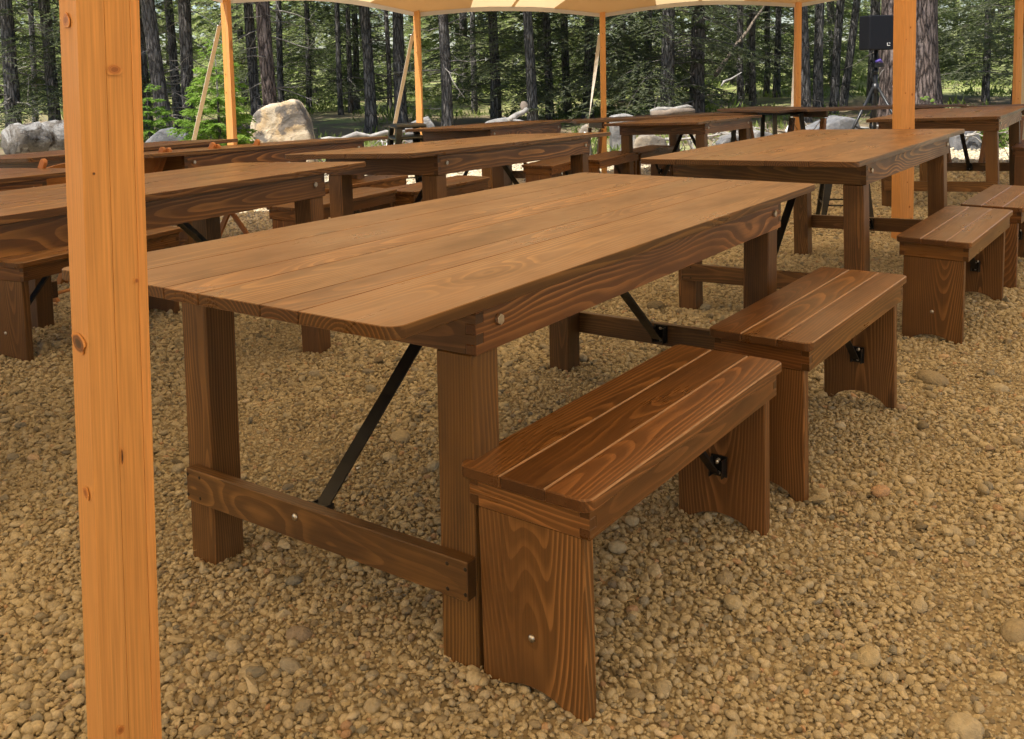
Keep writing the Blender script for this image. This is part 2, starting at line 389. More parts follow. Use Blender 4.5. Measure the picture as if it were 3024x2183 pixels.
# ------------------------------------------------------------------ ground
def build_ground():
    xs = np.unique(np.concatenate([np.linspace(-260, -12, 14), np.linspace(-12, 14, 131), np.linspace(14, 260, 14)]))
    ys = np.unique(np.concatenate([np.linspace(-260, -3, 12), np.linspace(-3, 16, 121), np.linspace(16, 60, 60), np.linspace(60, 300, 12)]))
    XX, YY = np.meshgrid(xs, ys); ZZ = G(XX, YY)+relief(XX, YY)
    ZZ = ZZ + np.where(YY > 15, .10*np.sin(.55*XX+.3*YY)*np.sin(.4*YY-.2*XX)*smooth(15, 20, YY), 0)
    V = np.stack([XX.ravel(), YY.ravel(), ZZ.ravel()], 1); nx = len(xs); F = []
    for j in range(len(ys)-1):
        for i in range(nx-1): F.append((j*nx+i, j*nx+i+1, (j+1)*nx+i+1, (j+1)*nx+i))
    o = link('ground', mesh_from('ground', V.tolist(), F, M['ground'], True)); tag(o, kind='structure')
build_ground()

def pebble_shape(seed, angular, flat):
    r = np.random.default_rng(seed); bm = bmesh.new()
    if angular:
        p = r.normal(size=(11, 3)); p /= np.linalg.norm(p, axis=1)[:, None]; p *= r.uniform(.82, 1.1, (11, 1))
        for q in p: bm.verts.new(q)
        bmesh.ops.convex_hull(bm, input=bm.verts)
        for v in [v for v in bm.verts if not v.link_faces]: bm.verts.remove(v)
        bmesh.ops.bevel(bm, geom=bm.edges[:], offset=.10, segments=2, affect='EDGES', profile=.5, clamp_overlap=True)
    else:
        bmesh.ops.create_icosphere(bm, subdivisions=2, radius=1)
        k = r.normal(size=(4, 3)); ph = r.uniform(0, 6, 4)
        for v in bm.verts:
            s = sum(math.sin(v.co.dot(Vector(k[i]))*1.6+ph[i]) for i in range(4)); v.co *= 1+.05*s
    s = (1.0+.25*r.random(), .82+.2*r.random(), flat)
    for v in bm.verts: v.co = Vector((v.co.x*s[0], v.co.y*s[1], v.co.z*s[2]))
    return finish(bm, 'pebble', M['pebble'], True)
def build_gravel():
    src = bpy.data.collections.new('pebble_shapes')
    for i in range(14):
        me = pebble_shape(100+i, i % 3 == 0, .56+.035*(i % 7)); src.objects.link(bpy.data.objects.new('pebble_shape%02d' % i, me))
    P = []; S = []; RO = []
    def zone(y0, y1, cell, r0, r1, lift, keep=1.0, big=.02):
        ys = np.arange(y0, y1, cell); out = []
        for y in ys:
            hw = .60*y+1.0
            out.append(np.stack([np.arange(-hw, hw, cell), np.full(len(np.arange(-hw, hw, cell)), y)], 1))
        p = np.concatenate(out); p = p + rng.uniform(-.62, .62, p.shape)*cell
        # thin places where the fines show
        q = np.sin(1.9*p[:, 0]+.7*p[:, 1]+2)*np.sin(1.3*p[:, 1]-1.1*p[:, 0])+.5*np.sin(4.7*p[:, 0]-3*p[:, 1])*np.sin(3.9*p[:, 1]+2)
        k = rng.random(len(p)) < keep*(1-.5*smooth(.7, 1.3, q))
        p = p[k]; n = len(p)
        r = r0+(r1-r0)*rng.random(n)**2.0
        b = rng.random(n) < big; r = np.where(b, r1*(1.1+.9*rng.random(n)**2), r)
        # the patch of larger stones in the left foreground
        coarse = smooth(.5, -.8, p[:, 0])*smooth(3.4, 2.2, p[:, 1]); pt = np.sin(2.6*p[:, 0]-1.2*p[:, 1]+.5)*np.sin(2.2*p[:, 1]+1.6*p[:, 0])+.6*np.sin(5.9*p[:, 0]+2.0*p[:, 1])*np.sin(5.1*p[:, 1]-2.4*p[:, 0]); r = r*(1+.14*coarse)*(1+.22*np.clip(pt, -1, 1.2))
        z = G(p[:, 0], p[:, 1])+relief(p[:, 0], p[:, 1])+r*(.10+.35*rng.random(n))*lift
        P.append(np.column_stack([p, z]))
        S.append(np.column_stack([r*rng.uniform(.85, 1.2, n), r*rng.uniform(.8, 1.1, n), r*rng.uniform(.8, 1.25, n)]))
        t = rng.uniform(0, 6.283, n); RO.append(np.column_stack([rng.normal(0, .34, n), rng.normal(0, .34, n), t]))
    zone(.9, 3.7, .0158, .0052, .0108, 1.5, 1, .022)
    zone(.9, 3.7, .0108, .0032, .0056, 2.0, .95, 0)
    zone(3.7, 6.6, .0185, .0065, .0130, 1.3, 1, .02)
    zone(3.7, 6.6, .0170, .0048, .0075, 1.6, .9, 0)
    zone(6.6, 10.2, .0275, .0095, .018, 1.2, 1, .02)
    zone(10.2, 14.8, .048, .016, .030, 1.0, 1, .02)
    P = np.concatenate(P); S = np.concatenate(S); RO = np.concatenate(RO); n = len(P)
    me = bpy.data.meshes.new('gravel'); me.vertices.add(n); me.vertices.foreach_set('co', P.astype(np.float32).ravel())
    a = me.attributes.new('rot', 'FLOAT_VECTOR', 'POINT'); a.data.foreach_set('vector', RO.astype(np.float32).ravel())
    a = me.attributes.new('scl', 'FLOAT_VECTOR', 'POINT'); a.data.foreach_set('vector', S.astype(np.float32).ravel())
    a = me.attributes.new('idx', 'INT', 'POINT'); a.data.foreach_set('value', rng.integers(0, 14, n).astype(np.int32))
    o = link('gravel', me); tag(o, 'loose rounded tan gravel covering the ground under the tent', 'gravel', kind='stuff')
    ng = bpy.data.node_groups.new('gravel', 'GeometryNodeTree')
    ng.interface.new_socket('Geometry', in_out='INPUT', socket_type='NodeSocketGeometry'); ng.interface.new_socket('Geometry', in_out='OUTPUT', socket_type='NodeSocketGeometry')
    gi = ng.nodes.new('NodeGroupInput'); go = ng.nodes.new('NodeGroupOutput')
    ci = ng.nodes.new('GeometryNodeCollectionInfo'); ci.inputs[0].default_value = src; ci.inputs['Separate Children'].default_value = True; ci.inputs['Reset Children'].default_value = True
    ip = ng.nodes.new('GeometryNodeInstanceOnPoints'); ip.inputs['Pick Instance'].default_value = True
    def attr(nm, ty):
        q = ng.nodes.new('GeometryNodeInputNamedAttribute'); q.data_type = ty; q.inputs[0].default_value = nm; return q.outputs[0]
    e2r = ng.nodes.new('FunctionNodeEulerToRotation')
    L = ng.links.new
    L(gi.outputs[0], ip.inputs['Points']); L(ci.outputs[0], ip.inputs['Instance']); L(attr('idx', 'INT'), ip.inputs['Instance Index'])
    L(attr('rot', 'FLOAT_VECTOR'), e2r.inputs[0]); L(e2r.outputs[0], ip.inputs['Rotation']); L(attr('scl', 'FLOAT_VECTOR'), ip.inputs['Scale'])
    L(ip.outputs[0], go.inputs[0])
    md = o.modifiers.new('gravel', 'NODES'); md.node_group = ng
    print('gravel', n)
build_gravel()

# ------------------------------------------------------------------ tent
POLE1 = Vector((2.68, 6.5)); POLE0 = Vector((-.68, 1.62)); AX = (POLE1-POLE0).normalized(); POLE2 = POLE0-(POLE1-POLE0)
NRM = Vector((AX.y, -AX.x)); TR = 6.0
AXA = math.atan2(AX.y, AX.x)
def perimeter():
    """columns round the tent: (eave x, y, foot of the ridge x, y, ridge height, fraction between posts)"""
    cols = []; step = R(24.5); sub = 8
    a0 = AXA-math.pi/2; tot = [] 
    # end round the far pole, straight side, end round the back pole, straight side; posts every 24.5 degrees
    span = TR*step; Ls = (POLE1-POLE2).length; per = 2*math.pi*TR+2*Ls; npost = round(per/span); span = per/npost
    n = npost*sub
    for i in range(n):
        s = (per*i/n + (math.pi/2*TR)) % per       # post 0 at the tip of the far end
        f = (i % sub)/sub
        if s < math.pi*TR:
            a = a0+s/TR; e = POLE1+Vector((math.cos(a), math.sin(a)))*TR; c = POLE1; rz = 4.7
        elif s < math.pi*TR+Ls:
            d = s-math.pi*TR; c = POLE1-AX*d; e = c-NRM*TR; rz = None
        elif s < 2*math.pi*TR+Ls:
            a = a0+math.pi+(s-math.pi*TR-Ls)/TR; c = POLE2; e = c+Vector((math.cos(a), math.sin(a)))*TR; rz = 4.7
        else:
            d = s-2*math.pi*TR-Ls; c = POLE2+AX*d; e = c+NRM*TR; rz = None
        if rz is None:
            q = ((c-POLE1).length % (POLE1-POLE0).length)/(POLE1-POLE0).length
            rz = 4.7-.85*math.sin(math.pi*q)
        cols.append((e, c, rz, f))
    return cols, sub
TCOLS, TSUB = perimeter()
def eave_z(x, y): return 2.055+float(G(x, y)) + .02*max(0, min(x, 6))
def canopy_pt(i, t, off=0.0):
    e, c, rz, f = TCOLS[i % len(TCOLS)]
    sc = math.sin(math.pi*f)
    ee = e+(c-e).normalized()*(.10*sc)
    p = ee+(c-ee)*t
    ze = eave_z(e.x, e.y)+.10*sc
    z = ze+(rz-ze)*(t**.92 if t > 0 else 0) - .10*sc*0
    z -= .22*math.sin(math.pi*min(1, t*1.0))*(1 if t < 1 else 0)
    return Vector((p.x, p.y, z-off))
def build_tent():
    n = len(TCOLS); T = [0, .015, .04, .08, .14, .22, .32, .44, .58, .74, .9, 1.0]
    V = []; F = []
    for i in range(n):
        for t in T: V.append(tuple(canopy_pt(i, t)))
    k = len(T)
    for i in range(n):
        j = (i+1) % n
        for q in range(k-1): F.append((i*k+q, j*k+q, j*k+q+1, i*k+q+1))
    root = empty('tent_canopy', Matrix.Identity(4), 'large cream sailcloth tent canopy with scalloped edge over the tables', 'tent')
    link('roof_cloth', mesh_from('roof_cloth', V, F, M['canvas'], True), root)
    # hem hanging at the eave, in post-to-post lengths
    for s in range(n//TSUB):
        hv = []; hf = []
        for q in range(TSUB+1):
            p = canopy_pt(s*TSUB+q, 0)
            hv += [tuple(p), (p.x, p.y, p.z-.055)]
        for q in range(TSUB): hf.append((2*q, 2*q+1, 2*q+3, 2*q+2))
        link('hem', mesh_from('hem', hv, hf, M['hem'], True), root)
        # rounded doubled cloth at each post head
        pv = []; pf = []; m_ = 9
        for a in range(m_):
            u = -1+2*a/(m_-1); hgt = .115*math.sqrt(max(0, 1-u*u))
            for b_ in range(5):
                ci = u*2.2; i0 = math.floor(ci); fr = ci-i0; t = hgt*b_/4
                p = canopy_pt(s*TSUB+i0, t, .006)*(1-fr)+canopy_pt(s*TSUB+i0+1, t, .006)*fr
                pv.append(tuple(p))
        for a in range(m_-1):
            for b_ in range(4): pf.append((a*5+b_, (a+1)*5+b_, (a+1)*5+b_+1, a*5+b_+1))
        link('corner_patch', mesh_from('corner_patch', pv, pf, M['canvas2'], True), root)
        for cc in (TSUB//2,):
            sv = []; sf = []
            for q, t in enumerate(T[:-1]):
                p = canopy_pt(s*TSUB+cc, t, .005); e, c, _, _ = TCOLS[(s*TSUB+cc) % n]
                d = (c-e).normalized(); d = Vector((-d.y, d.x))*.022
                sv += [(p.x-d.x, p.y-d.y, p.z), (p.x+d.x, p.y+d.y, p.z)]
            for q in range(len(T)-2): sf.append((2*q, 2*q+1, 2*q+3, 2*q+2))
            link('seam', mesh_from('seam', sv, sf, M['canvas2'], True), root)
build_tent()

def glulam(name, base, top, wid, rot, lams, label, group=None, knots=(), cat='post'):
    """square laminated post; knots: (face, across -.5..+.5, height, size across, size up, material)"""
    base = Vector(base); top = Vector(top); d = (top-base); L = d.length; d.normalize()
    x = Vector((math.cos(rot), math.sin(rot), 0)); x = (x-d*x.dot(d)).normalized(); y = d.cross(x)
    root = empty(name, axes(base, x, y, d), label, cat, group)
    u0 = -wid/2
    for wl in lams:
        ww = wl*wid
        me = prism(rect(L, ww-.0003), wid, M['post'], .003 if len(lams) == 1 else .0006)
        link('lamination', me, root, axes((u0+ww/2, 0, L/2), (0, 0, 1), (1, 0, 0)))
        u0 += ww
    for face, a, hh, sx, sz, mt in knots:
        bm = bmesh.new(); bmesh.ops.create_circle(bm, cap_ends=True, segments=18, radius=1)
        for v in bm.verts:
            an = math.atan2(v.co.y, v.co.x); k = 1+.12*math.sin(3*an+hh*7)+.07*math.sin(5*an+a*9)
            v.co = Vector((v.co.x*sx*k, v.co.y*sz*k, 0))
        r = bmesh.ops.extrude_face_region(bm, geom=bm.faces[:])
        for v in [q for q in r['geom'] if isinstance(q, bmesh.types.BMVert)]: v.co.z += .0016
        me = finish(bm, 'knot', M[mt])
        if face == 'front': Mx = axes((a*wid, -wid/2-.0012, hh), (1, 0, 0), (0, 0, 1))
        else: Mx = axes((-wid/2-.0012, -a*wid, hh), (0, -1, 0), (0, 0, 1))
        link('knot', me, root, Mx)
    return root
# near centre pole: runs from the gravel up to the peak
nb, ntp = at(368, 2183, 1.46), at(292, 0, 1.46); dn = (ntp-nb)/(ntp.z-nb.z)
base = nb+dn*(gz(nb.x, 1.46)-.05-nb.z); topp = nb+dn*(4.66-nb.z)
zk = lambda py, px=330: at(px, py, 1.42).z-base.z
glulam('centre_pole', base, topp, .0905, R(39.5), (.43, .41, .16), 'thick laminated orange pine tent pole standing closest at left', 'laminated centre poles of the tent',
       knots=(('left', 0, zk(1020, 236), .033, .0155, 'knot'), ('front', .05, zk(205), .011, .008, 'knot_red'), ('left', -.02, zk(62, 200), .018, .011, 'knot_red'),
              ('left', .1, zk(1460, 258), .016, .009, 'knot_red'), ('front', -.22, zk(2145), .0065, .0075, 'knot_red'), ('front', .30, zk(835), .0035, .0045, 'knot_red'),
              ('front', -.33, zk(508), .0022, .0026, 'knot'), ('front', -.03, zk(1350), .0018, .014, 'knot')))
bx = POLE1.x; by = POLE1.y
glulam('centre_pole', (bx+.01, by, gz(bx, by)-.05), (bx-.02, by, 4.66), .103, R(10), (.22, .78), 'thick laminated orange pine tent pole standing behind the right table', 'laminated centre poles of the tent',
       knots=tuple(('front', a, hh, s, s*1.3, 'knot_red') for a, hh, s in ((.1, 1.50, .007), (-.2, 1.42, .004), (.28, 1.05, .009), (-.22, 1.06, .005), (.12, .82, .008), (.18, .28, .008), (.05, 1.75, .006), (.0, .45, .005), (-.1, .12, .007), (.3, .2, .006)))
       + (('front', .05, .47+.12, .012, .016, 'knot'),))
def side_pole(i, label):
    e, c, rz, f = TCOLS[i % len(TCOLS)]
    z0 = gz(e.x, e.y)-.05
    out = (e-c).normalized()
    rot = random.uniform(-.5, .3)
    top = canopy_pt(i, 0)
    r = glulam('side_pole', (e.x, e.y, z0), (e.x-.0, e.y, top.z+.02), .070, rot, (.55, .45), label, 'orange side poles round the tent edge',
        knots=tuple(('front', random.uniform(-.3, .3), random.uniform(.4, 1.9), .006, .011, 'knot_red') for _ in range(4)))
    return e, out, top
ORD = [(4, 'first orange tent side pole from the left, behind the small green fir'), (3, 'slim orange tent side pole standing behind the stacked black stools'),
       (2, 'slim orange tent side pole in the middle of the far tent edge'), (1, 'slim orange tent side pole behind the black-legged table at right'),
       (0, 'slim orange tent side pole closest to the right picture edge')]
SLAB = {4: 'leftmost beige guy strap slanting down in front of the dark trunks', 3: 'beige guy strap slanting down beside the stacked black stools', 2: 'narrow twisted beige guy strap left of the middle side pole',
        1: 'thin pale guy strap hanging left of the pole by the black-legged table', 0: 'beige guy strap leaning right beside the rightmost side pole'}
def guy(i, e, out, top, twist):
    root = empty('guy_strap', Matrix.Translation((e.x, e.y, 0)), SLAB[i], 'strap', 'guy straps of the tent')
    o3 = Vector((out.x, out.y, 0)); side = Vector((-out.y, out.x, 0))
    a = Vector((0, 0, top.z-.02)); g_ = o3*.86; ez = gz(e.x+g_.x, e.y+g_.y); b = Vector((g_.x, g_.y, ez+.05))
    w0 = a+(b-a)*.12; d = (b-w0)
    V = []; F = []; n = 10; hw = .024; th = .002
    for k in range(n+1):
        t = k/n; p = w0+d*t; an = twist*t; nrm = d.normalized().cross(side).normalized()
        s = side*math.cos(an)+nrm*math.sin(an); q = d.normalized().cross(s)
        for sx, sq in ((-1, -1), (1, -1), (1, 1), (-1, 1)): V.append(tuple(p+s*hw*sx+q*th*sq))
    for k in range(n):
        for m_ in range(4): F.append((k*4+m_, k*4+(m_+1) % 4, k*4+4+(m_+1) % 4, k*4+4+m_))
    F += [(0, 1, 2, 3), tuple(4*n+m_ for m_ in (3, 2, 1, 0))]
    link('webbing', mesh_from('webbing', V, F, M['webbing']), root)
    v, f = tube([a, a+(w0-a)*.35+side*.012, a+(w0-a)*.7-side*.012, w0+Vector((0, 0, .005))], [.009, .012, .007, .010], 7)
    link('rope_loop', mesh_from('rope_loop', v, f, M['rope'], True), root)
    v, f = tube([w0+side*.03, w0-side*.03], [.006, .006], 6); link('buckle', mesh_from('buckle', v, f, M['zinc'], True), root)
    p = w0+d*.78
    v, f = tube([p+side*.02+Vector((0, 0, .09)), p+side*.05, p+side*.035-Vector((0, 0, .06))], [.014, .03, .012], 7, wob=.2)
    link('tied_rag', mesh_from('tied_rag', v, f, M['white'], True), root)
    v, f = tube([b+Vector((0, 0, .10))-o3*.01, b-Vector((0, 0, .2))+o3*.05], [.014, .010], 8); link('ground_stake', mesh_from('ground_stake', v, f, M['steel'], True), root)
for k, lab in ORD:
    e, out, top = side_pole(k*TSUB, lab)
    guy(k, e, out, top, 3.2 if k == 2 else (1.4 if k == 1 else .15))

# ------------------------------------------------------------------ furniture
HT = .762; TT = .024; AH = .1025; AT = .025
def comb(L, Hh, t, mine, n=5):
    """board outline with finger-joint ends; rows listed in mine reach full length"""
    pts_r = []; fh = Hh/n
    for i in range(n):
        x = L/2 if i in mine else L/2-t
        pts_r += [(x, -Hh/2+i*fh), (x, -Hh/2+(i+1)*fh)]
    out = []
    for p in pts_r:
        if not out or out[-1] != p: out.append(p)
    return out+[(-x, y) for x, y in out[::-1]]
def hexbolt(r, d):
    k = ('hex', r, d)
    if k in _mc: return _mc[k]
    bm = bmesh.new(); bmesh.ops.create_cone(bm, cap_ends=True, segments=6, radius1=r, radius2=r*.96, depth=d)
    bmesh.ops.translate(bm, verts=bm.verts, vec=(0, 0, d/2))
    bmesh.ops.bevel(bm, geom=bm.edges[:], offset=r*.1, segments=1, affect='EDGES')
    _mc[k] = finish(bm, 'bolt', M['zinc']); return _mc[k]
def dome(r, hgt, mat='zinc'):
    k = ('dome', r, hgt, mat)
    if k in _mc: return _mc[k]
    bm = bmesh.new(); bmesh.ops.create_uvsphere(bm, u_segments=10, v_segments=6, radius=r)
    for v in bm.verts: v.co.z = max(v.co.z, -r*.2)*hgt/r
    _mc[k] = finish(bm, 'bolt', M[mat], True); return _mc[k]
def angle_iron(L, w_=.038, t=.004):
    k = ('angle', round(L, 3), w_)
    if k in _mc: return _mc[k]
    prof = [(-w_/2, -w_/2), (w_/2, -w_/2), (w_/2, -w_/2+t), (-w_/2+t, -w_/2+t), (-w_/2+t, w_/2), (-w_/2, w_/2)]
    V = [(0, a, b) for a, b in prof]+[(L, a, b) for a, b in prof]; n = 6
    F = [(i, (i+1) % n, n+(i+1) % n, n+i) for i in range(n)]+[(0, 1, 2, 3)[::-1], (0, 3, 4, 5)[::-1], (n, n+1, n+2, n+3), (n, n+3, n+4, n+5)]
    _mc[k] = mesh_from('strut', V, F, M['steel']); return _mc[k]
def bracket_mesh():
    if 'brk' in _mc: return _mc['brk']
    v, f = join_vf([box_vf((0, 0, .002), (.07, .055, .004)), box_vf((0, -.022, .019), (.06, .004, .03)), box_vf((0, .022, .019), (.06, .004, .03))])
    _mc['brk'] = mesh_from('bracket', v, f, M['steel']); return _mc['brk']
def strut(root, p, q, wall, w_=.038, bs=1.0):
    """angle iron from p (on a board whose face looks along wall) to q"""
    p = Vector(p); q = Vector(q); d = (q-p)
    s = link('strut', angle_iron(d.length, w_), root, axes(p, d, (1, 0, 0)))
    wv = Vector(wall); up = Vector((0, 0, 1))
    B = axes(p-wv*.022, up, (1, 0, 0) if wv.y < 0 else (-1, 0, 0), wv)
    br = link('bracket', bracket_mesh(), root, B @ Matrix.Scale(bs, 4))
    for dz in (-.022, .022):
        link('bolt', dome(.006, .004), br, Matrix.Translation((dz, 0, .005)))
    bk = link('bolt', dome(.007, .006), root, axes(p+Vector((.020, 0, 0))+d*.16, (0, 1, 0), (0, 0, 1)))
    return s
def table(Mx, L, W, label, planks, detail=2, group='farm tables set out under the tent'):
    r = empty('farm_table', Mx, label, 'table', group)
    ax, ay = W-.042, L-.284; lx, ly, lw = W-.054, L-.285, .09
    zb = HT-TT-AH
    n = len(planks)-1
    for i in range(n):
        a, b_ = planks[i]*W, planks[i+1]*W
        co = (0, 0, 0, 0)
        # board x -> table y, board y -> table -x
        if i == 0: co = (0, 0, 1, 1)
        if i == n-1: co = (1, 1, 0, 0)
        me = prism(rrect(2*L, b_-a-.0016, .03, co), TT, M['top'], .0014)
        link('plank', me, r, axes(((a+b_)/2, 0, HT-TT/2), (0, 1, 0), (-1, 0, 0)))
    for s in (-1, 1):
        me = prism(comb(2*ay, AH, AT, (0, 2, 4)), AT, M['apron'], .0012)
        o = link('apron', me, r, axes((s*(ax-AT/2), 0, zb+AH/2), (0, s, 0), (0, 0, 1)))
        for e in (-1, 1):
            link('bolt', hexbolt(.0125, .009), o, axes((e*(ay-.075), .006, AT/2), (1, 0, 0), (0, 1, 0)))
        me = prism(comb(2*ax, AH, AT, (1, 3)), AT, M['leg'], .0012)
        link('apron', me, r, axes((0, s*(ay-AT/2), zb+AH/2), (-s, 0, 0), (0, 0, 1)))
        for t in (-1, 1):
            me = prism(rect(zb+.05-.001, lw), lw, M['leg'], .003)
            link('leg', me, r, axes((s*(lx-lw/2), t*(ly-lw/2), (zb-.051)/2), (0, 0, 1), (1, 0, 0)))
        me = prism(rect(2*lx-.030, .082), .030, M['leg'], .002)
        st = link('stretcher', me, r, axes((.016, s*(ly+.0155), .186), (-s, 0, 0), (0, 0, 1)))
        link('bolt', dome(.009, .005), st, axes((-.05*-s, .012, .015), (1, 0, 0), (0, 1, 0)))
        if detail > 1:
            for t in (-1, 1):
                for k in (-1, 1):
                    for q in (0, 1): link('screw', dome(.0045, .0012, 'screw'), st, axes((t*(lx-.02-.045*q), k*.026, .015), (1, 0, 0), (0, 1, 0)))
        strut(r, (0, s*(ly-.022), .19), (0, s*(ly-.62), zb+.06), (0, -s, 0))
    return r
BL, BW, BH = .4703, .1515, .4434
def bench(x, y, t, label, z=None, a=0, b=0, group='low benches beside the tables'):
    if z is None: z = gz(x, y)
    r = empty('bench', pose(x, y, t, z, a, b), label, 'bench', group)
    th = .025; ah = .060; ax, ay = .1395, .449; zb = BH-th-ah
    bd = (-BW, -.047, .056, BW)
    for i in range(3):
        a_, b_ = bd[i], bd[i+1]; co = (0, 0, 1, 1) if i == 0 else ((1, 1, 0, 0) if i == 2 else (0, 0, 0, 0))
        link('plank', prism(rrect(2*BL, b_-a_-.0006, .022, co), th, M['bench'], .0028, 'edge_sheen'), r, axes(((a_+b_)/2, 0, BH-th/2), (0, 1, 0), (-1, 0, 0)))
    for s in (-1, 1):
        link('apron', prism(comb(2*ay, ah, .022, (0, 2), 3), .022, M['bench'], .001), r, axes((s*(ax-.011), 0, zb+ah/2), (0, s, 0), (0, 0, 1)))
        link('apron', prism(comb(2*ax, ah, .022, (1,), 3), .022, M['bench'], .001), r, axes((0, s*(ay-.011), zb+ah/2), (-s, 0, 0), (0, 0, 1)))
        # slab leg with an arched foot; board x runs up
        hw = .1225; H_ = zb+.02; arch = []
        for k in range(9):
            u = -1+2*k/8; arch.append((-H_/2+.042*(1-u*u)**.7 if abs(u) < 1 else -H_/2, u*(hw-.028)))
        poly = [(H_/2, -hw), (H_/2, hw), (-H_/2, hw)]+[(p, q) for p, q in arch[::-1]]+[(-H_/2, -hw)]
        sl = link('leg', prism(poly, .034, M['slab'], .0025), r, axes((0, s*(ay-.004-.017), H_/2-.021), (0, 0, 1), (s, 0, 0)))
        link('bolt', dome(.008, .005), sl, axes((-.045, .0, .017), (1, 0, 0), (0, 1, 0)))
        strut(r, (0.0, s*(ay-.064), .155), (0, s*(ay-.30), zb+.03), (0, -s, 0), .026, .8)
    return r
PL6 = (-1, -.614, -.226, -.012, .344, .545, 1); PL4 = (-1, -.48, .02, .5, 1); PL5 = (-1, -.62, -.2, .22, .6, 1)
TABS = [
 ((.0471, 2.8022, -.5971, -.003, .0028, -.0114), 1.1866, .5022, PL6, 'large wide farm table in the foreground, its whole planked top in view'),
 ((1.6988, 5.1067, -.6136, .0026, .0266, -.0076), 1.1866, .5022, PL5, 'wide farm table at right with the thick orange pole behind it'),
 ((-1.494, 3.415, -.428, .029, .03, -.017), 1.187, .39, PL4, 'narrow farm table at left, its long side behind the nearest pole'),
 ((-.227, 5.627, -.51, .001, .035, -.028), 1.188, .40, PL4, 'narrow farm table beyond the big table, with greyish near end board'),
 ((-1.833, 6.624, -.481, -.07, .049, -.03), 1.186, .38, PL4, 'narrow farm table in front of the folding chairs with grey end board'),
 ((-2.709, 6.351, -.396, -.05, .039, -.017), .92, .38, PL4, 'short narrow farm table behind the folding chairs at far left'),
 ((-.133, 9.349, -.401, -.119, .028, -.03), 1.189, .38, PL4, 'far narrow farm table standing beside the stacked black stools'),
 ((1.835, 9.847, -.583, -.14, .034, -.017), .918, .50, PL5, 'far wide farm table in the middle with dark benches on its left'),
 ((4.01, 8.537, -.579, -.047, .04, -.011), 1.187, .50, PL5, 'wide farm table at the right picture edge, behind the thick pole'),
 ((-2.957, 3.92, -.458, -.022, .026, -.018), 1.187, .38, PL4, 'narrow farm table at the left picture edge, only its far corner showing'),
]
for i, (p, L, W, pl, lab) in enumerate(TABS):
    table(pose(p[0], p[1], p[2], p[3], p[4], p[5]), L, W, lab, pl, detail=2 if i < 2 else 1)
BEN = [
 (.2862, 2.0829, -.6408, 'nearest bench, lower right of the large foreground table', -.0077, .0065, .0062),
 (.9613, 2.95, -.6531, 'second bench along the right side of the large foreground table', .0084, .0122, .0103),
 (2.0654, 4.3683, -.652, 'third bench from the front, at the right table', -.0002, -.0082, .0164),
 (2.776, 5.29, -.64, 'bench cut by the right picture edge, behind the third bench', None, 0, 0),
 (-2.005, 4.405, -.428, 'bench at the left picture edge, behind the left narrow table', None, 0, 0),
 (-1.128, 5.993, -.51, 'dark bench left of the narrow table beyond the big table', None, 0, 0),
 (-.544, 6.834, -.576, 'bench just beyond the dark bench left of the grey-ended table', None, 0, 0),
 (-1.196, 7.136, -.576, 'orange-brown bench half under the table with folding chairs', None, 0, 0),
 (.94, 9.37, -.55, 'nearer of the two dark benches at the far middle table', None, 0, 0),
 (1.441, 10.19, -.55, 'farther of the two dark benches at the far middle table', None, 0, 0),
 (4.93, 8.93, -.58, 'bench at the right picture edge beside the farther right table', None, 0, 0),
 (.42, 8.85, -.45, 'bench to the right of the far table by the stools', None, 0, 0),
]
for x, y, t, lab, z, a, b in BEN: bench(x, y, t, lab, z, a, b)

def trestle(Mx, L, W, label):
    """thin-topped table on splayed board legs braced with crossed cables"""
    r = empty('trestle_table', Mx, label, 'table', 'thin-topped tables at the far tent edge')
    for i in range(3):
        co = (0, 0, 1, 1) if i == 0 else ((1, 1, 0, 0) if i == 2 else (0, 0, 0, 0))
        link('plank', prism(rrect(2*L, 2*W/3-.002, .03, co), .03, M['board_dark'], .002), r, axes((-W+2*W/3*(i+.5), 0, HT-.015), (0, 1, 0), (-1, 0, 0)))
    for s in (-1, 1):
        y0 = s*(L-.32)
        link('cross_rail', prism(rect(2*W-.12, .07), .03, M['board_dark'], .002), r, axes((0, y0, HT-.066), (1, 0, 0), (0, 0, 1)))
        for t in (-1, 1):
            p = Vector((t*(W-.12), y0+s*.03, HT-.11)); q = Vector((t*(W-.06), y0+s*.10, -.04)); d = q-p
            link('leg', prism(rect(d.length, .075), .035, M['slab'], .002), r, axes((p+q)/2, d, (1, 0, 0) if abs(d.normalized().x) < .9 else (0, 1, 0), None))
        for t in (-1, 1):
            v, f = tube([(t*(W-.12), y0+s*.04, HT-.13), (-t*(W-.08), y0+s*.09, .06)], [.004, .004], 6)
            link('cable', mesh_from('cable', v, f, M['cable'], True), r)
    return r
trestle(pose(1.866, 11.164, -1.425, -.168, .03, .02), 1.187, .38, 'thin-topped table behind the far middle table, with crossed cable legs')
trestle(pose(4.267, 11.352, -1.192, -.12, .029, -.01), 1.187, .38, 'long thin-topped table behind the thick right pole')
trestle(pose(6.25, 10.72, -1.40, gz(6.2, 10.7), .02, 0), 1.05, .36, 'thin-topped table at the far right picture edge')

